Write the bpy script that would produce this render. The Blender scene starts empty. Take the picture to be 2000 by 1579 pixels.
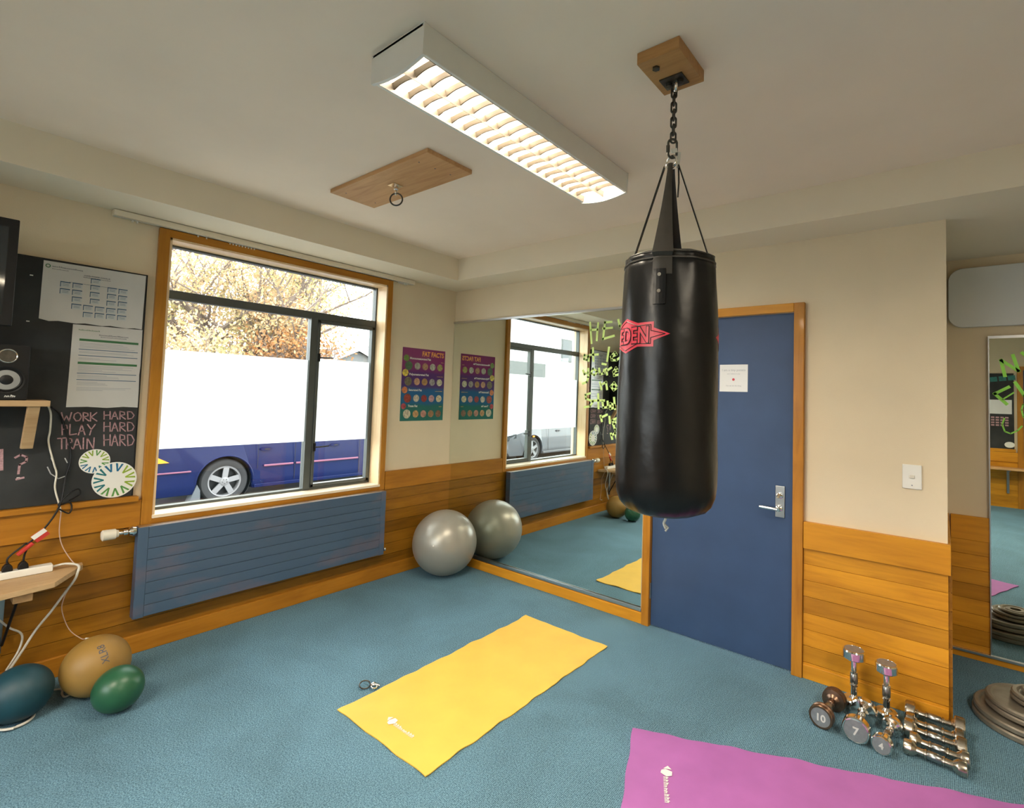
import bpy, bmesh, math, random
from mathutils import Vector, Matrix
random.seed(7)
S = bpy.context.scene
COL = S.collection
PI = math.pi

# ---------------------------------------------------------------- camera, world, exposure
cd = bpy.data.cameras.new('camera'); cam = bpy.data.objects.new('camera', cd); COL.objects.link(cam)
R_ = Vector((0.788072, 0.614783, 0.031382)); F_ = Vector((-0.615571, 0.786701, 0.046622)); U_ = R_.cross(F_)
mw = Matrix((R_, U_, -F_)).transposed().to_4x4(); mw.translation = Vector((3.57945, -3.17934, 1.50676))
cam.matrix_world = mw
cd.sensor_fit = 'HORIZONTAL'; cd.sensor_width = 36; cd.lens = 991.0164 * 36 / 2000
cd.shift_x = -0.03296; cd.shift_y = -0.03166; cd.clip_start = 0.02; cd.clip_end = 300
S.camera = cam
S.view_settings.view_transform = 'Standard'; S.view_settings.look = 'None'
S.view_settings.gamma = 1; S.view_settings.exposure = 0.08; S.view_settings.use_curve_mapping = False
W = bpy.data.worlds.new('overcast_sky'); S.world = W; W.use_nodes = True
bg = W.node_tree.nodes['Background']; bg.inputs[0].default_value = (0.93, 0.97, 1.0, 1); bg.inputs[1].default_value = 9.5
LAMP_POWER = 76
LAMP_COL = (1.0, 0.87, 0.68)

# ---------------------------------------------------------------- materials
def nt(name):
    m = bpy.data.materials.new(name); m.use_nodes = True
    n = m.node_tree.nodes; b = n['Principled BSDF']
    return m, n, m.node_tree.links, b
def setp(b, col=None, rough=.5, metal=0, spec=None, coat=0):
    if col: b.inputs['Base Color'].default_value = (*col[:3], 1)
    b.inputs['Roughness'].default_value = rough; b.inputs['Metallic'].default_value = metal
    if spec is not None: b.inputs['Specular IOR Level'].default_value = spec
    if coat: b.inputs['Coat Weight'].default_value = coat; b.inputs['Coat Roughness'].default_value = .05
def coords(n, l, scale=(1, 1, 1), rot=(0, 0, 0)):
    t = n.new('ShaderNodeTexCoord'); m = n.new('ShaderNodeMapping'); m.inputs['Scale'].default_value = scale; m.inputs['Rotation'].default_value = rot
    l.new(t.outputs['Object'], m.inputs['Vector']); return m.outputs[0]
def noise(n, l, vec, scale, detail=4, rough=.5, dist=0):
    t = n.new('ShaderNodeTexNoise'); t.inputs['Scale'].default_value = scale; t.inputs['Detail'].default_value = detail
    t.inputs['Roughness'].default_value = rough; t.inputs['Distortion'].default_value = dist; l.new(vec, t.inputs['Vector']); return t.outputs[0]
def ramp(n, l, fac, stops):
    r = n.new('ShaderNodeValToRGB'); e = r.color_ramp.elements
    while len(e) < len(stops): e.new(.5)
    for k, (p, c) in enumerate(stops): e[k].position = p; e[k].color = (*c[:3], 1)
    l.new(fac, r.inputs[0]); return r.outputs[0]
def bump(n, l, b, h, strength=.2, dist=.002):
    u = n.new('ShaderNodeBump'); u.inputs['Strength'].default_value = strength; u.inputs['Distance'].default_value = dist
    l.new(h, u.inputs['Height']); l.new(u.outputs[0], b.inputs['Normal'])
def mixc(n, l, fac, a, b_, mode='MIX'):
    x = n.new('ShaderNodeMix'); x.data_type = 'RGBA'; x.blend_type = mode
    for s, v in ((x.inputs[0], fac), (x.inputs[6], a), (x.inputs[7], b_)):
        if isinstance(v, (int, float)): s.default_value = v
        elif isinstance(v, tuple): s.default_value = (*v[:3], 1)
        else: l.new(v, s)
    return x.outputs[2]
def math_(n, l, op, a, b_=None):
    x = n.new('ShaderNodeMath'); x.operation = op
    for i, v in enumerate((a, b_)):
        if v is None: continue
        if isinstance(v, (int, float)): x.inputs[i].default_value = v
        else: l.new(v, x.inputs[i])
    return x.outputs[0]
def plain(name, col, rough=.5, metal=0, spec=None, coat=0, var=.08, vs=12, bs=0, bsc=80):
    m, n, l, b = nt(name); setp(b, col, rough, metal, spec, coat)
    v = coords(n, l)
    if var:
        c = ramp(n, l, noise(n, l, v, vs), [(.25, tuple(x * (1 - var) for x in col)), (.75, tuple(min(1, x * (1 + var)) for x in col))])
        l.new(c, b.inputs['Base Color'])
    if bs: bump(n, l, b, noise(n, l, v, bsc, 3), bs, .002)
    return m
def wood(name, dark, light, grain='X', pitch=0, rough=.38, zoff=0, gs=1.0, coat=.04):
    """grain along the named axis; pitch: board height along z gives each board its own tone"""
    m, n, l, b = nt(name); setp(b, light, rough, 0, .25, coat)
    t = n.new('ShaderNodeTexCoord'); sp = n.new('ShaderNodeSeparateXYZ'); l.new(t.outputs['Object'], sp.inputs[0])
    sc = {'X': (1.3, 14, 14), 'Y': (14, 1.3, 14), 'Z': (14, 14, 1.3)}[grain]; sc = tuple(s * gs for s in sc)
    mp = n.new('ShaderNodeMapping'); mp.inputs['Scale'].default_value = sc
    vec = t.outputs['Object']
    if pitch:
        k = math_(n, l, 'FLOOR', math_(n, l, 'DIVIDE', math_(n, l, 'ADD', sp.outputs[2], zoff), pitch))
        wn = n.new('ShaderNodeTexWhiteNoise'); wn.noise_dimensions = '1D'; l.new(k, wn.inputs['W'])
        off = n.new('ShaderNodeVectorMath'); off.operation = 'MULTIPLY_ADD'
        l.new(wn.outputs['Color'], off.inputs[0]); off.inputs[1].default_value = (3, 3, 3); l.new(t.outputs['Object'], off.inputs[2])
        vec = off.outputs[0]
    l.new(vec, mp.inputs['Vector'])
    g = noise(n, l, mp.outputs[0], 1.6, 6, .62, 1.2)
    c = ramp(n, l, g, [(.28, dark), (.52, tuple((a * .35 + c_ * .65) for a, c_ in zip(dark, light))), (.75, light)])
    big = noise(n, l, coords(n, l, (1.2, 1.2, 2)), 1.5, 2)
    c = mixc(n, l, .35, c, ramp(n, l, big, [(.35, dark), (.65, light)]))
    if pitch:
        tone = ramp(n, l, wn.outputs['Value'], [(0, (.80, .78, .74)), (.5, (.97, .96, .95)), (1, (1.12, 1.1, 1.06))])
        c = mixc(n, l, 1.0, c, tone, 'MULTIPLY')
    l.new(c, b.inputs['Base Color'])
    bump(n, l, b, g, .12, .001)
    return m
def speck(name, base, hi, scale, rough=.9, bs=.3, weave=True, stains=True):
    m, n, l, b = nt(name); setp(b, base, rough, 0, .2)
    v = coords(n, l)
    a = noise(n, l, v, scale, 3, .7); c = ramp(n, l, a, [(.40, base), (.62, hi)])
    if weave:
        w = n.new('ShaderNodeTexWave'); w.inputs['Scale'].default_value = 48; w.inputs['Distortion'].default_value = 1.2; w.inputs['Detail'].default_value = 2
        w.inputs['Detail Scale'].default_value = 6; w.bands_direction = 'X'; l.new(v, w.inputs['Vector'])
        c = mixc(n, l, .30, c, ramp(n, l, w.outputs['Fac'], [(.1, tuple(x * .55 for x in base)), (.9, hi)]))
        bump(n, l, b, w.outputs['Fac'], .5, .003)
    if stains:
        s = noise(n, l, v, 1.4, 5, .6, .5); c = mixc(n, l, 1.0, c, ramp(n, l, s, [(.3, (.80, .78, .76)), (.6, (1.05, 1.05, 1.05))]), 'MULTIPLY')
        l.new(c, b.inputs['Base Color'])
    else: l.new(c, b.inputs['Base Color'])
    return m
def emit(name, col, s):
    m, n, l, b = nt(name); b.inputs['Emission Color'].default_value = (*col, 1); b.inputs['Emission Strength'].default_value = s; return m

M = {}
M['wall'] = plain('painted_wall', (.71, .60, .425), .7, var=.035, vs=3, bs=.25, bsc=220)
M['ceil'] = plain('painted_ceiling', (.90, .765, .625), .75, var=.04, vs=2.2, bs=.08, bsc=160)
M['bulk'] = plain('painted_bulkhead', (.80, .715, .56), .7, var=.02, vs=3)
M['carpet'] = speck('carpet', (.034, .088, .135), (.21, .385, .50), 190)
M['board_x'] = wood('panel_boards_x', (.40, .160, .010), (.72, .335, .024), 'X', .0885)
M['board_y'] = wood('panel_boards_y_shaded', (.17, .068, .005), (.39, .170, .014), 'Y', .0885)  # same boards as board_x, darkened: the window wall's dimmer light is in the colour
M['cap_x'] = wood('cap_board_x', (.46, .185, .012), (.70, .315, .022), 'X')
M['cap_y'] = wood('cap_board_y_shaded', (.28, .105, .008), (.48, .20, .018), 'Y')  # shaded copy of cap_x, its dimmer light put into the colour
M['cap_z'] = wood('casing_wood_z', (.29, .11, .010), (.50, .215, .022), 'Z')
M['reveal'] = wood('reveal_wood_glare', (.66, .44, .22), (.86, .66, .42), 'Z', coat=.3)  # casing wood made paler; daylight glare on the jambs is painted in
M['sill'] = wood('sill_wood_glare', (.74, .60, .42), (.88, .78, .62), 'Y', rough=.25, coat=.6)  # near-white tone paints in the window glare on the sill
M['pine'] = wood('pine_board', (.44, .22, .085), (.70, .42, .20), 'X', rough=.5, gs=1.3)
M['pine_y'] = wood('pine_board_y', (.38, .235, .11), (.58, .40, .22), 'Y', rough=.5, gs=1.2)
M['block'] = wood('block_wood', (.30, .14, .045), (.50, .27, .10), 'X', rough=.5, gs=1.6)
M['door'] = plain('blue_door_paint', (.034, .066, .145), .45, spec=.3, var=.10, vs=5, bs=.05, bsc=30)
M['rad'] = plain('radiator_paint', (.058, .100, .165), .42, var=.05, vs=4)
# worn reddish patch where feet have rubbed the radiator
_m, _n, _l, _b = M['rad'], M['rad'].node_tree.nodes, M['rad'].node_tree.links, M['rad'].node_tree.nodes['Principled BSDF']
_src = _b.inputs['Base Color'].links[0].from_socket
_w = ramp(_n, _l, noise(_n, _l, coords(_n, _l, (1, 1.1, 3.2)), 1.9, 5, .6), [(.52, (0, 0, 0)), (.66, (.55, .55, .55))])
_l.new(mixc(_n, _l, _w, _src, (.155, .12, .15)), _b.inputs['Base Color'])
M['mirror'] = plain('mirror_silver', (.80, .85, .80), .0, 1, var=0)
M['alu'] = plain('aluminium', (.62, .63, .64), .28, 1, var=.04)
M['alu_dark'] = plain('window_aluminium', (.085, .095, .090), .4, .3, var=.05)
M['chrome'] = plain('chrome', (.80, .78, .74), .10, 1, var=.05, vs=30)
M['chrome_w'] = plain('worn_chrome', (.50, .45, .38), .22, 1, var=.15, vs=40)
M['bronze'] = plain('bronzed_rim', (.20, .125, .085), .28, .9, var=.2, vs=30)
M['face'] = plain('dumbbell_face', (.30, .31, .33), .42, .6, var=.12, vs=50)
M['plate'] = plain('grey_iron', (.26, .23, .185), .38, .55, var=.15, vs=20)
M['steel'] = plain('steel', (.35, .36, .36), .3, 1, var=.08)
M['dark_steel'] = plain('dark_steel', (.10, .095, .085), .35, .9, var=.2, vs=60)
M['black'] = plain('black_plastic', (.009, .009, .010), .45, spec=.3, var=.1)
M['blackboard'] = plain('blackboard', (.020, .022, .023), .75, var=.55, vs=5)
M['white'] = plain('white_plastic', (.78, .77, .72), .4, var=.02)
M['cream'] = plain('cream_plastic', (.68, .64, .54), .45, var=.03)
M['paper'] = plain('paper', (.66, .66, .66), .35, var=.02)
M['gloss_paper'] = plain('laminated_paper', (.56, .56, .55), .16, var=.03, bs=.5, bsc=14)
M['ink'] = plain('ink', (.06, .07, .10), .6, var=0)
M['inkgrey'] = plain('grey_ink', (.30, .32, .36), .6, var=0)
M['green_ink'] = plain('green_ink', (.03, .14, .05), .5, var=0)
M['blue_ink'] = plain('blue_ink', (.03, .09, .17), .5, var=0)
M['chalk'] = plain('pink_chalk', (.42, .25, .27), .95, var=.3, vs=120)
M['chalk_grey'] = plain('white_chalk', (.42, .42, .42), .95, var=.3, vs=120)
M['marker'] = plain('lime_marker', (.62, .83, .27), .5, var=.05)
M['marker2'] = plain('green_marker', (.32, .80, .09), .5, var=.1)
M['yellow'] = plain('yellow_foam', (.76, .49, .08), .55, var=.07, vs=5, bs=.5, bsc=9)
M['purple'] = plain('purple_foam', (.37, .12, .38), .55, var=.09, vs=6, bs=.4, bsc=9)
M['ball'] = plain('silver_vinyl', (.36, .345, .30), .34, .35, var=.03)
M['tan'] = plain('tan_rubber', (.29, .165, .036), .5, var=.12, vs=8)
M['green'] = plain('green_rubber', (.018, .095, .045), .36, var=.1, vs=8)
M['teal'] = plain('blue_rubber', (.008, .048, .068), .5, var=.25, vs=8)
M['sky_ball'] = plain('light_blue_rubber', (.04, .16, .36), .45, var=.1)
M['leather'] = plain('black_vinyl', (.006, .006, .0062), .30, spec=.28, var=.2, vs=5, bs=.9, bsc=14)
M['leather2'] = plain('black_webbing', (.035, .030, .024), .45, var=.2, vs=30)
M['red'] = plain('red_print', (.56, .03, .055), .4, var=.06)
M['redtag'] = plain('red_tag', (.50, .03, .02), .5, var=.05)
M['rope'] = plain('white_cord', (.62, .60, .54), .7, var=.1, vs=60)
M['pinkwire'] = plain('pink_wire', (.50, .34, .27), .6, var=.05)
M['panel_grey'] = plain('grey_panel', (.66, .68, .68), .5, var=.015, vs=3)
M['louvre'] = plain('louvre_aluminium', (.060, .048, .034), .5, var=0)
M['louvre_pale'] = plain('stamped_number', (.55, .55, .55), .5, var=0)
M['carbody'] = plain('navy_car_paint', (.003, .0075, .045), .25, .0, .12, coat=.04, var=.05)
M['cargrey'] = plain('charcoal_car_paint', (.05, .055, .065), .3, .0, .5, coat=.6, var=.05)
M['carpale'] = plain('pale_blue_car_paint', (.34, .42, .55), .3, .0, .5, coat=.6, var=.05)
M['pinkstripe'] = plain('moulding', (.16, .05, .09), .35, var=.03)
M['tyre'] = plain('tyre_rubber', (.016, .016, .017), .8, var=.1)
M['rim'] = plain('alloy_wheel', (.17, .17, .175), .4, .1, var=.03)
M['carglass'] = plain('car_glass', (.02, .025, .03), .05, 0, .7, var=0)
M['amber'] = plain('amber_lens', (.80, .25, .01), .3, var=.05)
M['asphalt'] = plain('asphalt', (.10, .098, .095), .9, var=.15, vs=30)
M['concrete'] = plain('concrete', (.22, .215, .20), .85, var=.08, vs=8)
M['render'] = plain('white_render', (.80, .80, .79), .8, var=.02)
M['bldgband'] = plain('grey_band', (.115, .12, .115), .8, var=.02)
M['roof'] = plain('grey_roof', (.085, .082, .08), .8, var=.15, vs=4)
M['bark'] = plain('bark', (.16, .125, .10), .9, var=.3, vs=9)
def leafmat(name, cols):
    m, n, l, b = nt(name); setp(b, cols[0], .6)
    c = ramp(n, l, noise(n, l, coords(n, l), 1.1, 3, .6), [(.30 + .4 * k / (len(cols) - 1), q) for k, q in enumerate(cols)])
    l.new(c, b.inputs['Base Color'])
    tr = n.new('ShaderNodeBsdfTranslucent'); l.new(c, tr.inputs[0]); mx = n.new('ShaderNodeMixShader'); mx.inputs[0].default_value = .45
    l.new(b.outputs[0], mx.inputs[1]); l.new(tr.outputs[0], mx.inputs[2]); l.new(mx.outputs[0], n['Material Output'].inputs[0]); return m
M['leaf1'] = leafmat('autumn_leaves', [(.22, .23, .085), (.38, .31, .14), (.52, .34, .20), (.45, .37, .20)])
M['leaf2'] = leafmat('orange_leaves', [(.34, .13, .035), (.42, .20, .07), (.30, .22, .12)])
def glassmat():
    m = bpy.data.materials.new('window_glass'); m.use_nodes = True; n = m.node_tree.nodes; l = m.node_tree.links; n.clear()
    o = n.new('ShaderNodeOutputMaterial'); t = n.new('ShaderNodeBsdfTransparent'); g = n.new('ShaderNodeBsdfGlossy'); g.inputs['Roughness'].default_value = 0
    x = n.new('ShaderNodeMixShader'); x.inputs[0].default_value = .04
    t.inputs[0].default_value = (.97, .985, .975, 1)
    l.new(t.outputs[0], x.inputs[1]); l.new(g.outputs[0], x.inputs[2]); l.new(x.outputs[0], o.inputs[0]); return m
M['glass'] = glassmat()
def filmmat():
    m = bpy.data.materials.new('frosted_film'); m.use_nodes = True; n = m.node_tree.nodes; l = m.node_tree.links; n.clear()
    o = n.new('ShaderNodeOutputMaterial'); t = n.new('ShaderNodeBsdfTranslucent'); t.inputs[0].default_value = (.80, .81, .80, 1)
    g = n.new('ShaderNodeBsdfDiffuse'); g.inputs[0].default_value = (.85, .85, .84, 1); x = n.new('ShaderNodeMixShader'); x.inputs[0].default_value = .15
    l.new(t.outputs[0], x.inputs[1]); l.new(g.outputs[0], x.inputs[2]); l.new(x.outputs[0], o.inputs[0]); return m
M['film'] = filmmat()
def balltan():
    return M['tan']

# ---------------------------------------------------------------- geometry helpers
class G:
    def __init__(s): s.b = bmesh.new()
    def box(s, x0, x1, y0, y1, z0, z1, mi=0):
        v = [s.b.verts.new(p) for p in ((x0, y0, z0), (x1, y0, z0), (x1, y1, z0), (x0, y1, z0), (x0, y0, z1), (x1, y0, z1), (x1, y1, z1), (x0, y1, z1))]
        for f in ((3, 2, 1, 0), (4, 5, 6, 7), (0, 1, 5, 4), (1, 2, 6, 5), (2, 3, 7, 6), (3, 0, 4, 7)): s.b.faces.new([v[i] for i in f])
        return s
    def obox(s, c, ax, ay, az, dx, dy, dz):
        c = Vector(c); ax, ay, az = (Vector(a).normalized() for a in (ax, ay, az)); v = []
        for k in range(8):
            sx, sy, sz = (1 if k & 1 else -1), (1 if k & 2 else -1), (1 if k & 4 else -1)
            v.append(s.b.verts.new(c + ax * sx * dx / 2 + ay * sy * dy / 2 + az * sz * dz / 2))
        for f in ((0, 2, 3, 1), (4, 5, 7, 6), (0, 1, 5, 4), (1, 3, 7, 5), (3, 2, 6, 7), (2, 0, 4, 6)): s.b.faces.new([v[i] for i in f])
        return s
    def tube(s, pts, r, seg=8, closed=False, cap=True, sm=0):
        pts = [Vector(p) for p in pts]
        if sm and len(pts) > 2: pts = smooth(pts, sm, closed)
        n = len(pts); rings = []
        up = None
        for i, p in enumerate(pts):
            a = pts[(i - 1) % n] if (closed or i > 0) else p; c = pts[(i + 1) % n] if (closed or i < n - 1) else p
            t = (c - a).normalized()
            if up is None:
                up = Vector((0, 0, 1)) if abs(t.z) < .9 else Vector((1, 0, 0))
            u = up - t * up.dot(t); u.normalize(); w = t.cross(u); up = u
            rr = r[i] if isinstance(r, (list, tuple)) else r
            rings.append([s.b.verts.new(p + (u * math.cos(2 * PI * k / seg) + w * math.sin(2 * PI * k / seg)) * rr) for k in range(seg)])
        m = n if closed else n - 1
        for i in range(m):
            A, B = rings[i], rings[(i + 1) % n]
            for k in range(seg): s.b.faces.new((A[k], A[(k + 1) % seg], B[(k + 1) % seg], B[k]))
        if cap and not closed: s.b.faces.new(rings[0][::-1]); s.b.faces.new(rings[-1])
        return s
    def lathe(s, prof, c=(0, 0, 0), axis='Z', seg=32, f=None, cap=True):
        c = Vector(c); rings = []
        for r, h in prof:
            ring = []
            for k in range(seg if r > 1e-6 else 1):
                a = 2 * PI * k / seg; rr = r * (f(a, h) if f else 1); x, y = rr * math.cos(a), rr * math.sin(a)
                p = {'Z': (x, y, h), 'X': (h, x, y), 'Y': (y, h, x)}[axis]; ring.append(s.b.verts.new(c + Vector(p)))
            rings.append(ring)
        for A, B in zip(rings, rings[1:]):
            if len(A) == 1 and len(B) == 1: continue
            for k in range(seg):
                j = (k + 1) % seg
                q = (A[0], B[j], B[k]) if len(A) == 1 else (A[k], A[j], B[0]) if len(B) == 1 else (A[k], A[j], B[j], B[k])
                s.b.faces.new(q)
        if prof[0] == prof[-1] or not cap: return s
        if len(rings[0]) > 1: s.b.faces.new(rings[0][::-1])
        if len(rings[-1]) > 1: s.b.faces.new(rings[-1])
        return s
    def prism(s, poly, f, d):
        """poly: 2D points, f maps (u,v)->Vector, d: Vector thickness"""
        d = Vector(d); A = [s.b.verts.new(f(u, v)) for u, v in poly]; B = [s.b.verts.new(f(u, v) + d) for u, v in poly]
        s.b.faces.new(A[::-1]); s.b.faces.new(B); n = len(poly)
        for i in range(n): s.b.faces.new((A[i], A[(i + 1) % n], B[(i + 1) % n], B[i]))
        return s
    def stroke(s, pts, f, w, d):
        """flat pen strokes: quads with round-ish joints, thickness d"""
        d = Vector(d)
        for (a, b_) in zip(pts, pts[1:]):
            a = Vector(a).to_2d() if len(a) > 2 else Vector(a); b_ = Vector(b_); t = (b_ - a)
            if t.length < 1e-5: continue
            t.normalize(); nn = Vector((-t.y, t.x)) * w / 2; e = t * w * .35
            s.prism([tuple(a - e - nn), tuple(b_ + e - nn), tuple(b_ + e + nn), tuple(a - e + nn)], f, d)
        return s
    def sphere(s, c, r, seg=32, rings=20, sc=(1, 1, 1)):
        bmesh.ops.create_uvsphere(s.b, u_segments=seg, v_segments=rings, radius=r, matrix=Matrix.Translation(c) @ Matrix.Diagonal((*sc, 1))); return s
    def torus(s, c, R, r, n=(0, 0, 1), seg=24, sec=8, a0=0, a1=2 * PI, sy=1):
        n = Vector(n).normalized(); u = n.orthogonal().normalized(); w = n.cross(u); c = Vector(c); full = abs(a1 - a0 - 2 * PI) < 1e-4
        pts = [c + (u * math.cos(a0 + (a1 - a0) * k / seg) * sy + w * math.sin(a0 + (a1 - a0) * k / seg)) * R for k in range(seg if full else seg + 1)]
        return s.tube(pts, r, sec, closed=full)
    def xf(s, m): bmesh.ops.transform(s.b, matrix=m, verts=s.b.verts); return s
def smooth(p, k, closed=False):
    out = []; n = len(p)
    for i in range(n if closed else n - 1):
        a, b, c, d = (p[(i + j) % n] if closed else p[max(0, min(n - 1, i + j))] for j in (-1, 0, 1, 2))
        for q in range(k):
            t = q / k; out.append(.5 * ((2 * b) + (c - a) * t + (2 * a - 5 * b + 4 * c - d) * t * t + (3 * b - a - 3 * c + d) * t ** 3))
    if not closed: out.append(p[-1])
    return out
WL = {}
def obj(name, g, mat, parent=None, sm=False, bev=0, label=None, seg=2):
    me = bpy.data.meshes.new(name); bmesh.ops.recalc_face_normals(g.b, faces=g.b.faces)
    o = bpy.data.objects.new(name, me); COL.objects.link(o)
    if parent is not None:
        w = WL.get(parent.name, Vector()); WL[o.name] = w; o.parent = parent; bmesh.ops.translate(g.b, vec=-w, verts=g.b.verts)
    g.b.to_mesh(me); g.b.free()
    if isinstance(mat, str): mat = M[mat]
    me.materials.append(mat)
    if sm:
        me.polygons.foreach_set('use_smooth', [True] * len(me.polygons))
        try: me.set_sharp_from_angle(angle=math.radians(sm if sm is not True else 45))
        except Exception: pass
    if bev:
        m = o.modifiers.new('bevel', 'BEVEL'); m.width = bev; m.segments = seg; m.limit_method = 'ANGLE'; m.angle_limit = math.radians(40)
        me.polygons.foreach_set('use_smooth', [True] * len(me.polygons))
        m2 = o.modifiers.new('wn', 'WEIGHTED_NORMAL')
    if label: o['label'] = label
    return o
def tag(o, label, cat, group=None, kind=None):
    o['label'] = label; o['category'] = cat
    if group: o['group'] = group
    if kind: o['kind'] = kind
    return o
def thing(name, label, cat, loc=(0, 0, 0), group=None):
    o = bpy.data.objects.new(name, None); COL.objects.link(o); o.location = loc; o.empty_display_size = .05
    WL[o.name] = Vector(loc); return tag(o, label, cat, group)
def struct(name, g, mat, **k):
    o = obj(name, g, mat, **k)
    if not k.get('parent'): o['kind'] = 'structure'
    return o
def sroot(name, loc):
    o = bpy.data.objects.new(name, None); COL.objects.link(o); o.location = loc; WL[o.name] = Vector(loc); o['kind'] = 'structure'; return o
def text(body, f, size, d=(0, 0, 0), align='LEFT', bold=0, sx=1, fn=None):
    """font text as geometry: f maps (u,v) -> Vector; returns a G"""
    c = bpy.data.curves.new('t', 'FONT'); c.body = body; c.size = size; c.align_x = align; c.resolution_u = 3; c.offset = bold
    c.space_line = .85
    o = bpy.data.objects.new('t', c); COL.objects.link(o); bpy.context.view_layer.update()
    me = bpy.data.meshes.new_from_object(o.evaluated_get(bpy.context.evaluated_depsgraph_get()))
    g = G(); d = Vector(d)
    vs = [g.b.verts.new(f(v.co.x * sx, v.co.y)) for v in me.vertices]
    fs = []
    for p in me.polygons:
        try: fs.append(g.b.faces.new([vs[i] for i in p.vertices]))
        except ValueError: pass
    if d.length > 0 and fs:
        r = bmesh.ops.extrude_face_region(g.b, geom=fs); bmesh.ops.translate(g.b, vec=d, verts=[e for e in r['geom'] if isinstance(e, bmesh.types.BMVert)])
    bpy.data.objects.remove(o); bpy.data.curves.remove(c); bpy.data.meshes.remove(me)
    return g
def glyphs(f, length, height, n, seed=1, d=(0, 0, 0)):
    # a run of tiny letter-sized marks for print too small to read
    r = random.Random(seed); g = G(); u = 0; st = length / n
    for k in range(n):
        w = st * r.uniform(.62, .86); h = height * r.choice((.7, .7, 1))
        g.prism([(u, 0), (u + w * .3, 0), (u + w * .3, h), (u, h)], f, d).prism([(u + w * .3, h * .55), (u + w, h * .55), (u + w, h * .8), (u + w * .3, h * .8)], f, d).prism([(u + w * .7, 0), (u + w, 0), (u + w, h * .55), (u + w * .7, h * .55)], f, d)
        u += st
    return g
def join(*gs):
    a = gs[0]
    for g in gs[1:]:
        me = bpy.data.meshes.new('j'); g.b.to_mesh(me); a.b.from_mesh(me); bpy.data.meshes.remove(me); g.b.free()
    return a

# ---------------------------------------------------------------- room dimensions
HS, HC = 2.447, 2.630            # bulkhead soffit, main ceiling
W1, D = 3.598, 0.933             # end of the mirror wall, depth of the recess behind it
XR, YF = 6.3, -5.70              # right wall, front wall (behind the camera)
ZC, ZB = .849, .704              # cap board
WY0, WY1, WZ0, WZ1 = -.752, -2.240, .748, 2.362   # window opening

struct('floor', G().box(-.02, XR, YF, D + .02, -.06, 0), 'carpet')
struct('ceiling', G().box(.374, XR, YF, -.319, HC, HC + .12), 'ceil')
struct('trim_1', G().box(-.12, .375, YF, D, HS, HC + .12), 'bulk')                 # lowered ceiling edge over the window
struct('trim_2', G().box(.375, XR, -.319, D, HS, HC + .12), 'bulk')               # lowered ceiling edge over the mirror
g = G().box(-.20, 0, YF, WY1, 0, HS).box(-.20, 0, WY0, .12, 0, HS).box(-.20, 0, WY1, WY0, 0, WZ0).box(-.20, 0, WY1, WY0, WZ1, HS)
struct('wall_left', g, 'wall')
DX0, DX1, DZ = 2.045, 2.912, 2.030
g = G().box(0, DX0 - .01, 0, .12, 0, HS).box(DX0 - .01, DX1 + .01, 0, .12, DZ + .01, HS).box(DX1 + .01, W1, 0, .12, 0, HS).box(W1 - .12, W1, .12, D + .12, 0, HS)
struct('wall_back', g, 'wall')
struct('wall_recess', G().box(W1, XR + .12, D, D + .12, 0, HS), 'wall')
struct('wall_right', G().box(XR, XR + .12, YF, D, 0, HC), 'wall')
struct('wall_front', G().box(0, .5, YF - .12, YF, 0, HC).box(2.9, XR, YF - .12, YF, 0, HC).box(.5, 2.9, YF - .12, YF, 0, .90).box(.5, 2.9, YF - .12, YF, 2.38, HC), 'wall')
w3 = sroot('window_added', (1.7, YF, .90))  # unseen window added behind the camera to let in fill daylight
g = G()
for x in (.5, 1.67, 2.85): g.box(x, x + .05, YF - .09, YF - .03, .90, 2.38)
g.box(.5, 2.9, YF - .09, YF - .03, .90, .95).box(.5, 2.9, YF - .09, YF - .03, 2.33, 2.38)
struct('window_frame', g, 'alu_dark', parent=w3)
struct('window_glass', G().box(.55, 2.85, YF - .062, YF - .058, .95, 2.33), 'glass', parent=w3)

def boards(axis, a0, a1, face, out, z0, z1, pitch=.0885, gap=.003, t=.016):
    """horizontal tongue-and-groove boards standing out from a wall face; out=+1/-1"""
    g = G(); z = z0
    while z < z1 - .002:
        zz = min(z + pitch, z1); lo, hi = sorted((face, face + out * t)); lo2, hi2 = sorted((face, face + out * (t - .006)))
        if axis == 'X': g.box(a0, a1, lo, hi, z, zz - gap); g.box(a0, a1, lo2, hi2, zz - gap, zz)
        else: g.box(lo, hi, a0, a1, z, zz - gap); g.box(lo2, hi2, a0, a1, zz - gap, zz)
        z = zz
    return g
# window wall
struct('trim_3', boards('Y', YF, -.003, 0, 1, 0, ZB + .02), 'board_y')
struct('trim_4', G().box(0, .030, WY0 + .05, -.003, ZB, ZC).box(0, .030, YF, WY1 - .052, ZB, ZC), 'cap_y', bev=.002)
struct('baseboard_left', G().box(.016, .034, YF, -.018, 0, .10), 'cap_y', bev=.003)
# mirror and door wall
struct('trim_5', boards('X', DX1 + .056, W1 + .001, 0, -1, 0, ZB + .02), 'board_x')
struct('trim_6', G().box(DX1 + .056, W1 + .012, -.030, 0, ZB, ZC).box(W1, W1 + .012, 0, D - .001, ZB, ZC), 'cap_x', bev=.002)
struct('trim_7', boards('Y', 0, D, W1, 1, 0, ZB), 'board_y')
struct('baseboard_back', G().box(.034, DX0 - .056, -.028, 0, 0, .072), 'cap_x', bev=.003)
struct('baseboard_back', G().box(DX1 + .056, W1 + .001, -.024, -.016, 0, .075), 'cap_x', bev=.003)
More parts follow.
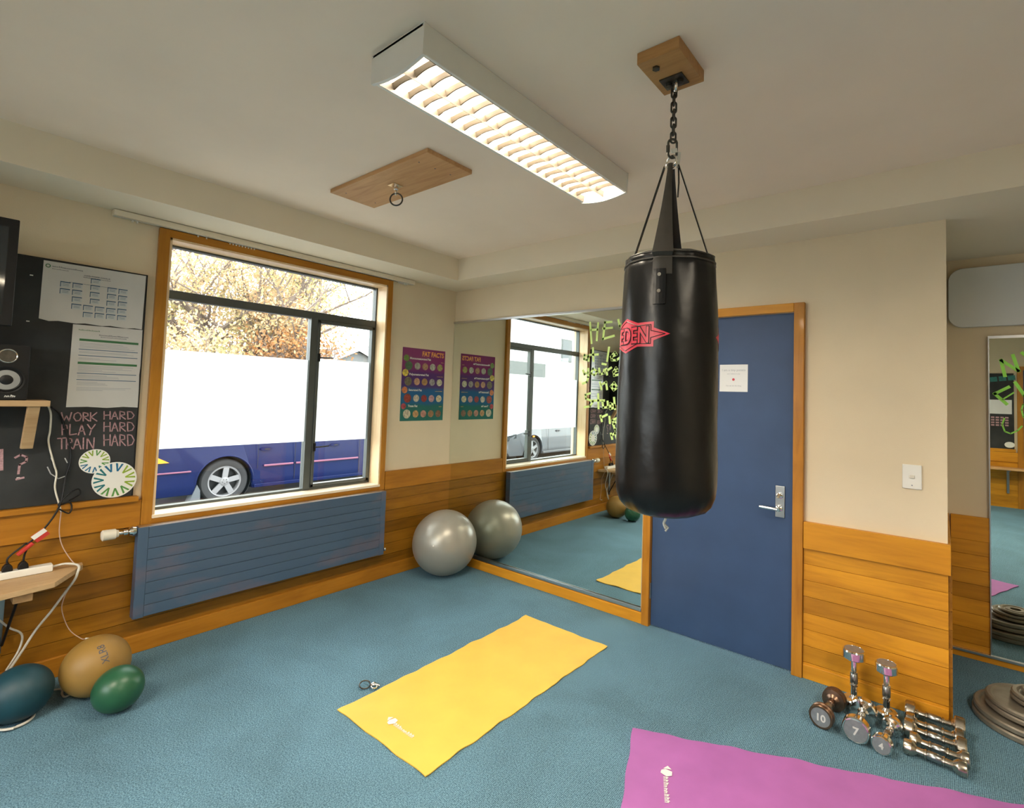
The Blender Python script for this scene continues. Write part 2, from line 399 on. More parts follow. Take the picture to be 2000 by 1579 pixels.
# recess wall
struct('trim_8', boards('X', W1 + .02, XR, D, -1, 0, ZB + .02), 'board_x')
struct('trim_9', G().box(W1 + .02, XR, D - .022, D, ZB, ZC), 'cap_x', bev=.002)
struct('baseboard_recess', G().box(W1 + .02, XR, D - .030, D - .016, 0, .036), 'cap_x', bev=.002)
# front wall (seen only in the narrow mirror)
struct('trim_10', boards('X', .02, 4.50, YF, 1, 0, .70), 'board_x')
struct('trim_11', G().box(.02, 4.49, YF, YF + .03, .70, ZC), 'cap_x', bev=.002)
dr = sroot('door_2', (4.56, YF, 0))
struct('door_leaf', G().box(4.56, 5.42, YF + .001, YF + .02, .0, 2.12), 'door', parent=dr)
struct('door_frame', G().box(4.49, 4.56, YF, YF + .035, 0, 2.18).box(5.42, 5.49, YF, YF + .035, 0, 2.18).box(4.56, 5.42, YF, YF + .035, 2.12, 2.18), 'cap_z', parent=dr, bev=.003)

# ---------------------------------------------------------------- window
w = sroot('window_1', (0, -1.5, WZ0))
o0, o1, z0, z1 = WY0 + .044, WY1 - .05, WZ0 - .043, WZ1 + .044
g = G().box(0, .030, WY0 - .002, o0, z0, z1).box(0, .030, o1, WY1 + .002, z0, z1)
struct('window_casing', g, 'cap_z', parent=w, bev=.003)
g = G().box(0, .0295, WY1, WY0, WZ1 - .002, z1).box(0, .0295, WY1, WY0, z0, WZ0 - .004)
struct('window_head_casing', g, 'cap_y', parent=w, bev=.002)
g = G().box(-.180, .026, WY0 - .014, WY0, WZ0, WZ1).box(-.180, .026, WY1, WY1 + .014, WZ0, WZ1).box(-.180, .026, WY1, WY0, WZ1 - .014, WZ1)
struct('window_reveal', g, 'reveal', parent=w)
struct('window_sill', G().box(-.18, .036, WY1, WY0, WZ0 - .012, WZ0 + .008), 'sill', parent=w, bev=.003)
a0, a1, b0, b1 = WY1 + .014, WY0 - .014, WZ0 + .008, WZ1 - .014
fx0, fx1 = -.150, -.100
g = G().box(fx0, fx1, a0, a0 + .010, b0, b1).box(fx0, fx1, a1 - .012, a1, b0, b1).box(fx0, fx1, a0, a1, b1 - .012, b1).box(fx0, fx1, a0, a1, b0, b0 + .016)
g.box(fx0, fx1, a0, a1, 2.020, 2.074).box(fx0, fx1 + .004, -1.312, -1.262, b0, 2.03)
struct('window_frame', g, 'alu_dark', parent=w, bev=.002)
sa0, sa1, sz0, sz1 = -1.258, a1 - .014, b0 + .018, 2.018
g = G().box(-.138, -.092, sa0, sa0 + .020, sz0, sz1).box(-.138, -.092, sa1 - .024, sa1, sz0, sz1).box(-.138, -.092, sa0, sa1, sz0, sz0 + .024).box(-.138, -.092, sa0, sa1, sz1 - .024, sz1)
sash = struct('window_sash', g, 'alu_dark', parent=w, bev=.002)
for z in (1.735, 1.070):
    struct('window_handle', G().box(-.092, -.080, sa0 + .004, sa0 + .020, z - .03, z + .03).tube([(-.079, sa0 + .012, z), (-.070, sa0 + .05, z), (-.070, sa0 + .115, z + .004)], .0055), 'black', parent=sash)
for y0_, y1_, q0, q1 in ((a0 + .010, a1 - .012, 2.074, b1 - .012), (a0 + .010, -1.312, b0 + .016, 2.02), (sa0 + .02, sa1 - .024, sz0 + .024, sz1 - .024)):
    struct('window_glass', G().box(-.122, -.118, y0_, y1_, q0, q1), 'glass', parent=w)
struct('frosted_film', G().box(-.1175, -.1165, a0 + .010, -1.312, 1.112, 1.712), 'film', parent=w)
struct('frosted_film', G().box(-.1175, -.1165, sa0 + .02, sa1 - .024, 1.108, 1.728), 'film', parent=w)

bt = thing('curtain_track', 'beige curtain track running along the wall above the big window', 'curtain track', (0, -1.5, 2.40))
obj('rail', G().box(.001, .052, -2.503, -.508, 2.412, 2.444), 'bulk', bt, bev=.003)
obj('channel', G().box(.015, .036, -2.50, -.511, 2.408, 2.413), 'alu', bt)
g = G()
for y in [-2.42, -2.40, -2.105, -2.06] + [-1.93 + .018 * k for k in range(9)] + [-.66 + .012 * k for k in range(8)]: g.box(.020, .031, y, y + .007, 2.398, 2.409)
obj('glider', g, 'white', bt)['kind'] = 'stuff'

# ---------------------------------------------------------------- door
d = sroot('door_1', (DX0, 0, 0))
leaf = struct('door_leaf', G().box(DX0, DX1 - .004, -.006, .036, .008, DZ - .003), 'door', parent=d, bev=.002)
g = G().box(DX0 - .056, DX0 - .003, -.034, .12, 0, DZ + .052).box(DX1 - .001, DX1 + .054, -.034, .12, 0, DZ + .052)
struct('door_frame', g, 'cap_z', parent=d, bev=.003)
struct('door_head', G().box(DX0 - .003, DX1 - .001, -.0335, .12, DZ, DZ + .052), 'cap_x', parent=d, bev=.003)
for z in (.23, 1.05, 1.83): struct('door_hinge', G().tube([(DX0 - .003, -.012, z - .05), (DX0 - .003, -.012, z + .05)], .007, 10), 'steel', parent=d)
h = struct('lock_plate', G().box(2.816, 2.867, -.013, -.006, .848, 1.027), 'steel', parent=leaf, bev=.002)
struct('turn_knob', G().lathe([(.017, 0), (.017, -.010), (.012, -.013), (0, -.013)], (2.841, -.013, .972), 'Y', 20).box(2.837, 2.846, -.040, -.024, .960, .986), 'chrome', parent=leaf, sm=40)
struct('door_lever', G().lathe([(.018, 0), (.018, -.008), (.011, -.012), (.010, -.048)], (2.838, -.013, .899), 'Y', 20).tube([(2.838, -.058, .899), (2.81, -.060, .900), (2.741, -.058, .902)], [.011, .0105, .009], 10), 'chrome', parent=leaf, sm=45)
struct('strike_plate', G().box(DX1 - .003, DX1, -.0075, .02, .905, .955), 'steel', parent=d)
nf = lambda x, z: (lambda u, v: Vector((x + u, -.0085, z + v)))
n_ = thing('paper_notice', 'small white paper notice with faint writing taped to the blue door', 'notice', (2.567, -.006, 1.65))
obj('sheet', G().box(2.482, 2.652, -.0085, -.0065, 1.565, 1.732), 'paper', n_)
t_ = (text('I am a tiny potato', nf(2.567, 1.692), .019, (0, -.0004, 0), 'CENTER', sx=1.05), text('and i believe in you', nf(2.567, 1.672), .010, (0, -.0004, 0), 'CENTER'), text('You can do the thing', nf(2.567, 1.598), .011, (0, -.0004, 0), 'CENTER'))
for q_ in t_: obj('text_line', q_, 'inkgrey', n_)
obj('potato_drawing', G().lathe([(.008, 0), (.008, -.0008)], (2.567, -.0086, 1.640), 'Y', 18), 'red', n_)

# ---------------------------------------------------------------- mirrors with marker writing
DATA = {"m1":[[[1.576,2.053],[1.567,1.924]],[[1.515,2.004],[1.573,2.004]],[[1.505,2.061],[1.523,1.905]],[[1.636,2.059],[1.62,1.929]],[[1.617,2.009],[1.697,2.011]],[[1.62,1.932],[1.714,1.952]],[[1.632,2.053],[1.692,2.054]],[[1.746,2.066],[1.759,2.018]],[[1.759,2.018],[1.792,2.049]],[[1.492,1.807],[1.463,1.818],[1.459,1.787],[1.485,1.779],[1.497,1.807],[1.502,1.772]],[[1.536,1.869],[1.543,1.771]],[[1.505,1.817],[1.583,1.819]],[[1.674,1.868],[1.661,1.769]],[[1.691,1.796],[1.738,1.815],[1.726,1.832],[1.699,1.809],[1.7,1.775],[1.739,1.774],[1.769,1.794]],[[1.454,1.702],[1.467,1.673],[1.496,1.687]],[[1.5,1.715],[1.502,1.652],[1.49,1.614],[1.453,1.603]],[[1.541,1.715],[1.526,1.68],[1.555,1.666],[1.579,1.694],[1.541,1.715]],[[1.594,1.715],[1.604,1.673],[1.636,1.68],[1.639,1.707]],[[1.621,1.75],[1.652,1.744]],[[1.654,1.714],[1.664,1.67]],[[1.663,1.7],[1.698,1.721]],[[1.714,1.687],[1.752,1.7],[1.736,1.72],[1.718,1.693],[1.723,1.663],[1.769,1.673]],[[1.605,1.615],[1.619,1.563]],[[1.618,1.598],[1.657,1.615],[1.667,1.564]],[[1.724,1.612],[1.698,1.585],[1.722,1.558],[1.752,1.579],[1.724,1.612]],[[1.789,1.626],[1.795,1.56]],[[1.767,1.603],[1.82,1.607]],[[1.522,1.532],[1.481,1.519],[1.486,1.491],[1.549,1.472],[1.525,1.436],[1.476,1.427]],[[1.592,1.528],[1.599,1.422]],[[1.549,1.479],[1.646,1.482]],[[1.63,1.474],[1.639,1.43],[1.679,1.435],[1.673,1.476]],[[1.727,1.504],[1.737,1.424]],[[1.733,1.451],[1.697,1.463],[1.699,1.423],[1.737,1.438]],[[1.763,1.472],[1.779,1.433]],[[1.617,1.371],[1.63,1.331]],[[1.625,1.358],[1.672,1.381]],[[1.692,1.368],[1.698,1.321]],[[1.751,1.358],[1.716,1.343],[1.736,1.317],[1.755,1.345]],[[1.755,1.345],[1.763,1.312]],[[1.725,1.316],[1.741,1.277],[1.775,1.293]],[[1.708,1.248],[1.72,1.209]],[[1.716,1.235],[1.742,1.254],[1.755,1.218]]],"m2":[[[3.876,1.708],[3.859,1.804],[3.936,1.738],[3.912,1.833]],[[3.952,1.846],[3.981,1.812]],[[3.921,1.67],[3.96,1.594],[3.993,1.565]],[[3.882,1.541],[3.829,1.601],[3.893,1.643]],[[3.864,1.567],[3.913,1.609]],[[3.871,1.455],[3.861,1.417],[3.873,1.377],[3.898,1.366],[3.928,1.385],[3.948,1.413]],[[3.979,1.554],[3.954,1.54],[3.947,1.509],[3.954,1.47],[3.978,1.438]]],"chalk":[[[-2.647,1.34],[-2.637,1.297],[-2.627,1.323],[-2.616,1.296],[-2.609,1.34]],[[-2.585,1.34],[-2.597,1.331],[-2.599,1.313],[-2.589,1.296],[-2.576,1.298],[-2.569,1.317],[-2.576,1.335],[-2.585,1.34]],[[-2.561,1.295],[-2.563,1.34],[-2.545,1.335],[-2.543,1.322],[-2.561,1.317],[-2.538,1.295]],[[-2.534,1.339],[-2.532,1.294]],[[-2.509,1.339],[-2.531,1.315],[-2.506,1.294]],[[-2.479,1.345],[-2.477,1.303]],[[-2.454,1.345],[-2.452,1.303]],[[-2.478,1.324],[-2.453,1.326]],[[-2.445,1.303],[-2.434,1.345],[-2.419,1.302]],[[-2.441,1.317],[-2.424,1.319]],[[-2.41,1.302],[-2.412,1.345],[-2.393,1.34],[-2.391,1.327],[-2.41,1.323],[-2.386,1.302]],[[-2.379,1.344],[-2.375,1.302],[-2.357,1.306],[-2.349,1.323],[-2.362,1.342],[-2.379,1.344]],[[-2.476,1.287],[-2.474,1.238]],[[-2.451,1.286],[-2.448,1.237]],[[-2.475,1.263],[-2.45,1.264]],[[-2.441,1.237],[-2.431,1.286],[-2.415,1.236]],[[-2.437,1.254],[-2.42,1.256]],[[-2.406,1.236],[-2.409,1.285],[-2.389,1.28],[-2.387,1.265],[-2.406,1.26],[-2.382,1.235]],[[-2.376,1.285],[-2.372,1.235],[-2.353,1.239],[-2.345,1.259],[-2.358,1.282],[-2.376,1.285]],[[-2.473,1.22],[-2.469,1.161]],[[-2.447,1.219],[-2.444,1.16]],[[-2.471,1.191],[-2.446,1.193]],[[-2.437,1.159],[-2.427,1.219],[-2.411,1.158]],[[-2.433,1.18],[-2.416,1.182]],[[-2.402,1.157],[-2.405,1.218],[-2.385,1.211],[-2.383,1.192],[-2.402,1.187],[-2.378,1.156]],[[-2.372,1.216],[-2.367,1.155],[-2.349,1.16],[-2.341,1.184],[-2.354,1.212],[-2.372,1.216]],[[-2.638,1.226],[-2.642,1.28],[-2.623,1.274],[-2.621,1.258],[-2.64,1.253]],[[-2.611,1.279],[-2.61,1.224],[-2.584,1.229]],[[-2.576,1.223],[-2.566,1.278],[-2.55,1.222]],[[-2.572,1.242],[-2.555,1.244]],[[-2.543,1.277],[-2.526,1.249]],[[-2.512,1.276],[-2.526,1.249],[-2.531,1.221]],[[-2.654,1.208],[-2.624,1.21]],[[-2.639,1.21],[-2.636,1.154]],[[-2.618,1.153],[-2.621,1.21],[-2.601,1.203],[-2.599,1.186],[-2.618,1.181],[-2.593,1.151]],[[-2.591,1.151],[-2.58,1.208],[-2.562,1.149]],[[-2.586,1.171],[-2.568,1.173]],[[-2.555,1.207],[-2.553,1.149]],[[-2.538,1.148],[-2.54,1.206],[-2.512,1.146],[-2.512,1.205]]],"chalk2":[[[-2.8,1.122],[-2.782,1.135],[-2.76,1.121],[-2.761,1.1],[-2.783,1.086],[-2.785,1.043]],[[-2.79,1.016],[-2.766,1.022]],[[-2.684,1.066],[-2.67,1.031],[-2.64,1.003],[-2.612,1.014],[-2.603,1.042]],[[-2.673,1.112],[-2.668,1.098]],[[-2.621,1.105],[-2.611,1.082]],[[-2.851,1.16],[-2.846,1.07]]],"boxes":[[-2.668,2.0],[-2.621,2.001],[-2.551,2.038],[-2.481,2.003],[-2.434,2.003],[-2.668,1.964],[-2.621,1.965],[-2.551,2.003],[-2.481,1.968],[-2.434,1.967],[-2.62,1.929],[-2.551,1.966],[-2.481,1.93],[-2.433,1.934],[-2.62,1.892],[-2.574,1.892],[-2.527,1.891],[-2.48,1.891],[-2.433,1.894],[-2.549,1.93],[-2.573,1.855],[-2.526,1.857],[-2.479,1.858],[-2.432,1.858]]}
m1 = sroot('mirror_1', (1.0, 0, .086))
struct('mirror_glass', G().box(.002, 1.972, -.008, -.002, .096, 2.145), 'mirror', parent=m1)
struct('mirror_rail', G().box(.002, 1.980, -.020, -.002, .076, .094).box(.002, 1.980, -.020, -.016, .094, .102), 'alu', parent=m1, bev=.001)
struct('mirror_top_rail', G().box(.002, 1.980, -.018, -.002, 2.142, 2.160), 'alu', parent=m1, bev=.001)
fm1 = lambda u, v: Vector((u, -.0085, v))
g = G()
for s_ in DATA['m1']: g.stroke(s_, fm1, .0165, (0, -.0006, 0))
struct('marker_writing', g, 'marker', parent=m1, label='lime marker handwriting reading HEY at least youre not studying right now')
m2 = sroot('mirror_2', (4.5, D, .05))
struct('mirror_glass', G().box(3.806, 5.30, D - .030, D - .024, .050, 1.938), 'mirror', parent=m2)
struct('mirror_frame', G().box(3.800, 3.806, D - .032, D - .016, .05, 1.945).box(3.800, 5.30, D - .034, D - .016, 1.936, 1.952), 'alu', parent=m2)
struct('mirror_rail', G().box(W1 + .02, 5.30, D - .042, D - .016, .036, .050), 'alu', parent=m2, bev=.001)
fm2 = lambda u, v: Vector((u, D - .0305, v))
g = G()
for k, s_ in enumerate(DATA['m2']): g.stroke(s_, fm2, .017 if k < 4 else .008, (0, -.0006, 0))
struct('marker_writing', g, 'marker2', parent=m2, label='bright green marker handwriting')
tag(obj('wall_panel', G().prism([(3.612 + .075 + .075 * math.cos(a), (2.012 + .075 if s else 2.383 - .075) + .075 * math.sin(a)) for s, a in [(0, PI / 2 + k * PI / 20) for k in range(11)] + [(1, PI + k * PI / 20) for k in range(11)]] + [(4.9, 2.012), (4.9, 2.383)], lambda u, v: Vector((u, D - .04, v)), (0, .04, 0)), 'panel_grey', bev=.004, sm=30),
    'pale grey panel with rounded corners mounted high above the narrow mirror', 'wall panel')
sw = thing('light_switch', 'white wall switch plate on the beige wall right of the blue door', 'light switch', (3.458, 0, 1.155))
obj('plate', G().box(3.418, 3.498, -.009, 0, 1.094, 1.215), 'white', sw, bev=.003)
obj('rocker', G().box(3.447, 3.469, -.014, -.008, 1.147, 1.163), 'cream', sw, bev=.002)
obj('screw', G().lathe([(.0035, 0), (.0035, -.001)], (3.458, -.009, 1.112), 'Y', 10), 'inkgrey', sw)

# ---------------------------------------------------------------- radiator
r = thing('radiator', 'long blue panel radiator mounted under the window', 'radiator', (.08, -1.53, .21))
g = G(); n7 = 8; zz0, zz1 = .218, .708
for k in range(n7):
    a = zz0 + (zz1 - zz0) * k / n7; g.box(.062, .108, -2.268, -.785, a + .0022, zz0 + (zz1 - zz0) * (k + 1) / n7 - .0008)
g.box(.062, .104, -2.268, -.785, zz0, zz1)
obj('panel', g, 'rad', r, bev=.0015)
obj('end_cover', G().box(.050, .109, -2.316, -2.268, zz0 - .002, zz1 + .002), 'rad', r, bev=.003)
obj('end_cover', G().box(.050, .109, -.785, -.741, zz0 - .002, zz1 + .002), 'rad', r, bev=.003)
obj('top_grille', G().box(.045, .106, -2.31, -.745, zz1 - .004, zz1 + .003), 'alu', r)
obj('wall_bracket', G().box(.016, .062, -2.20, -2.17, .25, .68), 'dark_steel', r); obj('wall_bracket', G().box(.016, .062, -.90, -.87, .25, .68), 'dark_steel', r)
v_ = obj('valve', G().lathe([(.010, 0), (.010, .02), (.017, .022), (.017, .04), (.011, .043), (.022, .046), (.030, .060), (.024, .076), (.012, .080)], (.082, -2.398, .692), 'Y', 20).tube([(.082, -2.352, .692), (.04, -2.352, .692), (.017, -2.352, .692)], .009), 'chrome', r, sm=45, label='chrome valve at the window end nearest the chalkboard')
g = G().lathe([(.0, 0), (.020, .001), (.028, .006), (.027, .058), (.020, .064), (.018, .072)], (.082, -2.468, .692), 'Y', 32, f=lambda a, h: 1 - (.07 if math.cos(a * 12) > .5 and .006 < h < .05 else 0))
obj('thermostat_knob', g, 'cream', v_, sm=40)
obj('pipe_union', G().lathe([(.009, 0), (.009, .012), (.014, .014), (.014, .028), (.007, .034), (0, .034)], (.082, -.741, .245), 'Y', 16), 'chrome', r, sm=45)

# ---------------------------------------------------------------- fat facts poster
PY0, PY1, PZ0, PZ1 = -.568, -.106, 1.252, 1.877
po = thing('food_poster', 'purple to green fat facts poster with rows of food photos beside the window', 'poster', (0, -.337, 1.56))
m, n, l, b = nt('poster_print'); setp(b, (.3, .1, .3), .22)
t = n.new('ShaderNodeTexCoord'); sp = n.new('ShaderNodeSeparateXYZ'); l.new(t.outputs['Object'], sp.inputs[0])
fz = math_(n, l, 'DIVIDE', math_(n, l, 'ADD', sp.outputs[2], 1.56 - PZ0), PZ1 - PZ0)
nn = noise(n, l, coords(n, l), 9, 3); fz2 = math_(n, l, 'ADD', fz, math_(n, l, 'MULTIPLY', math_(n, l, 'SUBTRACT', nn, .5), .05))
l.new(ramp(n, l, fz2, [(.0, (.015, .15, .13)), (.20, (.012, .14, .12)), (.25, (.012, .12, .26)), (.42, (.012, .10, .26)), (.48, (.06, .03, .16)), (.66, (.08, .02, .14)), (.73, (.20, .02, .13)), (1, (.20, .02, .12))]), b.inputs['Base Color'])
bump(n, l, b, noise(n, l, coords(n, l), 5, 2), .5, .004)
obj('sheet', G().box(.0005, .0025, PY0, PY1, PZ0, PZ1), m, po)
pf = lambda y, z: (lambda u, v: Vector((.0028, y + u, z + v)))
obj('title', text('FAT FACTS', pf(PY1 - .015, PZ1 - .062), .058, (.0004, 0, 0), 'RIGHT', bold=.002, sx=.85), plain('poster_orange', (.80, .33, .06), .4, var=.05), po)
hd = [text(s_, pf(PY0 + .075, PZ0 + f_ * (PZ1 - PZ0)), .026, (.0004, 0, 0), bold=.0006) for s_, f_ in (('Monounsaturated Fat', .845), ('Polyunsaturated Fat', .625), ('Saturated Fat', .41), ('Trans Fat', .19))]
for q_ in hd: obj('heading', q_, 'white', po)
note_mat = plain('poster_gold', (.60, .40, .10), .4, var=0)
for k, f_ in enumerate((.825, .62, .41, .19)):
    w_ = (.03, .07, .085, .035)[k]; obj('side_note', glyphs(pf(PY1 - .015 - w_, PZ0 + f_ * (PZ1 - PZ0)), w_, .007, 4 + k % 3 * 4, k, (.0004, 0, 0)), note_mat, po)
foodc = [(.05, .12, .05), (.38, .36, .30), (.42, .22, .12), (.50, .48, .40), (.35, .32, .08), (.16, .14, .08), (.55, .30, .18), (.45, .25, .08), (.35, .33, .32), (.62, .60, .42), (.35, .05, .03), (.60, .55, .45), (.32, .03, .03), (.60, .35, .38), (.75, .66, .42), (.60, .55, .40), (.58, .34, .14), (.50, .26, .20), (.35, .20, .09), (.22, .12, .06)]
rng = random.Random(3)
for rr, fz_ in enumerate((.755, .54, .31, .095)):
    for c_ in range(5):
        mm = plain('food_photo', tuple(q * .8 for q in foodc[rr * 5 + c_]), .4, var=.55, vs=55)
        yy = PY0 + .075 + c_ * .083; zz = PZ0 + fz_ * (PZ1 - PZ0)
        if c_ == 0: yy -= .008
        obj('food_photo', G().lathe([(.031 if c_ else .038, 0), (.031 if c_ else .038, .0007)], (.0026, yy, zz), 'X', 22), mm, po)
obj('leaf_photo', G().lathe([(.03, 0), (.03, .0009)], (.0026, PY0 + .04, PZ1 - .09), 'X', 7), plain('poster_leaf', (.12, .20, .03), .4, var=.6, vs=40), po)
obj('flower_photo', G().lathe([(.032, 0), (.032, .0009)], (.0026, PY0 + .035, PZ0 + .655 * (PZ1 - PZ0)), 'X', 8), plain('poster_flower', (.60, .46, .06), .4, var=.6, vs=40), po)
obj('fruit_photo', G().lathe([(.03, 0), (.03, .0009)], (.0026, PY0 + .035, PZ0 + .42 * (PZ1 - PZ0)), 'X', 8), plain('poster_fruit', (.50, .16, .05), .4, var=.6, vs=40), po)
obj('berry_photo', G().lathe([(.026, 0), (.026, .0009)], (.0026, PY0 + .03, PZ0 + .20 * (PZ1 - PZ0)), 'X', 8), plain('poster_berry', (.42, .05, .07), .4, var=.6, vs=40), po)

# ---------------------------------------------------------------- chalkboard wall
cb = thing('chalkboard', 'black chalkboard with pink chalk writing left of the window', 'chalkboard', (0, -3.1, .875))
obj('board', G().box(.001, .018, -3.95, -2.334, .876, 2.116), 'blackboard', cb)
obj('board_frame', G().box(.001, .021, -2.336, -2.330, .876, 2.118).box(.001, .021, -3.95, -2.330, 2.112, 2.118), 'black', cb)
obj('chalk_ledge', G().box(.001, .052, -3.95, -2.310, .846, .874), 'cap_y', cb, bev=.003)
fc = lambda u, v: Vector((.0185, u, v))
g = G()
for s_ in DATA['chalk']: g.stroke(s_, fc, .0052, (.0004, 0, 0))
obj('chalk_writing', g, 'chalk', cb, label='pink chalk words WORK HARD PLAY HARD TRAIN HARD')
for nm_, ks_, w_ in (('chalk_question_mark', (0, 1), .009), ('chalk_smile', (2,), .0045), ('chalk_eye', (3,), .0045), ('chalk_eye', (4,), .0045), ('chalk_block', (5,), .018)):
    g = G()
    for k in ks_: g.stroke(DATA['chalk2'][k], fc, w_, (.0004, 0, 0))
    obj(nm_, g, 'chalk' if w_ > .005 else 'chalk_grey', cb)
for y, z in ((-2.80, 2.02), (-2.80, 1.79), (-2.79, 1.02)): obj('tack', G().box(.018, .0188, y, y + .012, z, z + .005), 'white', cb)
def quad_y(pts, x, th): return G().prism(pts, lambda u, v: Vector((x, u, v)), (th, 0, 0))
edge = [(-2.755, 2.107), (-2.338, 2.112), (-2.341, 1.806)] + [(-2.341 - .414 * k / 12, 1.806 + .003 * math.sin(k * 2.1)) for k in range(1, 12)] + [(-2.757, 1.812)]
c1 = thing('organisation_chart', 'white landscape sheet with a chart of small boxes at the top of the chalkboard', 'notice', (.019, -2.55, 1.96))
obj('sheet', quad_y(edge, .0192, .0012), 'gloss_paper', c1)
g = G(); gb = G()
for y, z in DATA['boxes']:
    g.box(.0204, .0207, y - .020, y + .018, z - .014, z + .012); gb.box(.0206, .0209, y - .021, y + .018, z + .009, z + .014); gb.box(.0206, .0209, y - .021, y - .018, z - .014, z + .012)
    for k in range(2): gb.box(.0207, .0209, y - .012, y + .012, z - .006 + .007 * k, z - .0045 + .007 * k)
obj('chart_box', g, plain('chart_grey', (.46, .50, .52), .5, var=0), c1); gb.box(.0204, .0207, -2.655, -2.44, 2.014, 2.0155)
obj('box_outline', gb, 'blue_ink', c1)
obj('logo', G().torus((.0206, -2.738, 2.083), .008, .002, (1, 0, 0), 16, 6), 'green_ink', c1)
ft = lambda y, z: (lambda u, v: Vector((.0206, y + u, z + v)))
for yy_, zz_, ln_, h_, n_ in ((-2.722, 2.080, .118, .008, 15), (-2.722, 2.069, .062, .005, 12), (-2.60, 2.058, .108, .0065, 17), (-2.602, 2.049, .112, .005, 20)):
    obj('heading_line', glyphs(ft(yy_, zz_), ln_, h_, n_, n_, (.0003, 0, 0)), 'ink', c1)
c2 = thing('laminated_document', 'portrait plastic-sleeved document with green bars lower on the chalkboard', 'notice', (.019, -2.485, 1.58))
obj('sheet', quad_y([(-2.629, 1.799), (-2.338, 1.803), (-2.336, 1.60), (-2.339, 1.55), (-2.333, 1.366), (-2.40, 1.370), (-2.47, 1.364), (-2.55, 1.370), (-2.632, 1.368), (-2.630, 1.55)], .0192, .0016), 'gloss_paper', c2)
g = G(); gg = G(); tx = G()
for k, (z, t_) in enumerate(((1.722, .006), (1.600, .006))): gg.box(.0207, .0211, -2.60, -2.352, z - t_, z + t_)
for z in (1.672, 1.640, 1.546, 1.512): g.box(.0207, .0211, -2.60, -2.352, z - .0018, z + .0018)
rng = random.Random(5)
for z in (1.705, 1.698, 1.69, 1.683, 1.66, 1.654, 1.626, 1.62, 1.585, 1.578, 1.571, 1.564, 1.557, 1.535, 1.529, 1.522, 1.50, 1.493, 1.486, 1.47, 1.463, 1.456): tx.box(.0207, .0209, -2.598, -2.598 + rng.uniform(.08, .24), z - .0011, z + .0011)
obj('green_bar', gg, 'green_ink', c2); obj('rule_line', g, 'blue_ink', c2); obj('text_lines', tx, 'inkgrey', c2)
for yy_, zz_, ln_, h_, n_ in ((-2.522, 1.750, .125, .0075, 18), (-2.515, 1.741, .11, .005, 19), (-2.605, 1.770, .085, .007, 13)):
    obj('heading_line', glyphs(ft(yy_, zz_), ln_, h_, n_, n_, (.0005, 0, 0)), 'ink' if n_ > 15 else 'green_ink', c2)
def roundel(name, y, z, r, label, rot, cols, x=.0192, V=11):
    t = thing(name, label, 'sticker', (x, y, z), 'round white stickers on the chalkboard')
    obj('disc', G().lathe([(r, 0), (r, .0015)], (x, y, z), 'X', 40), 'white', t)
    for k in range(V):
        a = rot + 2 * PI * k / V
        f = lambda u, v: Vector((x + .0017, y + (v * math.cos(a) - u * math.sin(a)), z + (v * math.sin(a) + u * math.cos(a))))
        q = r * .92; g = G(); g.prism([(-.20 * q, q), (-.09 * q, q), (0, .66 * q), (.09 * q, q), (.20 * q, q), (.04 * q, .52 * q), (-.04 * q, .52 * q)], f, (.0004, 0, 0))
        obj('chevron', g, cols[k % len(cols)], t)
lg = [plain('logo_blue', (.01, .13, .26), .4, var=0), plain('logo_teal', (.01, .15, .17), .4, var=0), plain('logo_green', (.09, .27, .06), .4, var=0), plain('logo_lime', (.26, .38, .03), .4, var=0)]
roundel('round_sticker', -2.503, 1.080, .064, 'smaller round white sticker with lime and blue rays on the chalkboard', .2, [lg[3], lg[3], lg[2], lg[3], lg[3], lg[2], lg[0], lg[0], lg[0], lg[1], lg[2]], x=.0190)
roundel('round_sticker', -2.415, .973, .096, 'larger round white sticker with blue and green rays at the chalkboard corner', PI / 2 - .2, [lg[0], lg[0], lg[1], lg[1], lg[1], lg[2], lg[2], lg[2], lg[3], lg[3], lg[3]], x=.0212)

# television, shelf, speaker
tv = thing('television', 'black flat television hanging at the left edge beside the chalkboard', 'television', (.25, -3.4, 1.75))
obj('housing', G().box(.24, .285, -3.85, -2.872, 1.742, 2.225), 'black', tv, bev=.004)
obj('screen', G().box(.2845, .287, -3.81, -2.905, 1.79, 2.185), 'carglass', tv)
obj('wall_arm', G().box(.019, .24, -3.42, -3.36, 1.95, 2.02).box(.019, .03, -3.5, -3.28, 1.85, 2.1), 'dark_steel', tv)
sh = thing('wooden_shelf', 'short wooden shelf with a slanted brace on the chalkboard', 'shelf', (.1, -3.0, 1.38))
obj('shelf_board', G().box(.019, .205, -3.35, -2.716, 1.378, 1.406), 'pine_y', sh, bev=.002)
g = G().prism([(.155, 1.378), (.195, 1.378), (.075, 1.168), (.035, 1.168)], lambda u, v: Vector((u, -2.79, v)), (0, .042, 0))
obj('brace', g, 'pine_y', sh, bev=.002)
obj('brace', G().prism([(.155, 1.378), (.195, 1.378), (.075, 1.168), (.035, 1.168)], lambda u, v: Vector((u, -3.25, v)), (0, .042, 0)), 'pine_y', sh, bev=.002)
spk = thing('loudspeaker', 'small black two-driver loudspeaker standing on the wooden shelf', 'speaker', (.12, -2.86, 1.406))
obj('cabinet', G().box(.022, .19, -2.945, -2.795, 1.4065, 1.664), 'black', spk, bev=.004)
obj('woofer', G().lathe([(.062, 0), (.062, .006), (.055, .004), (.054, .006), (.050, .010), (.046, .008), (.022, -.004 + .012), (.0225, .014), (.014, .018), (0, .019)], (.19, -2.868, 1.500), 'X', 36), 'black', spk, sm=40)
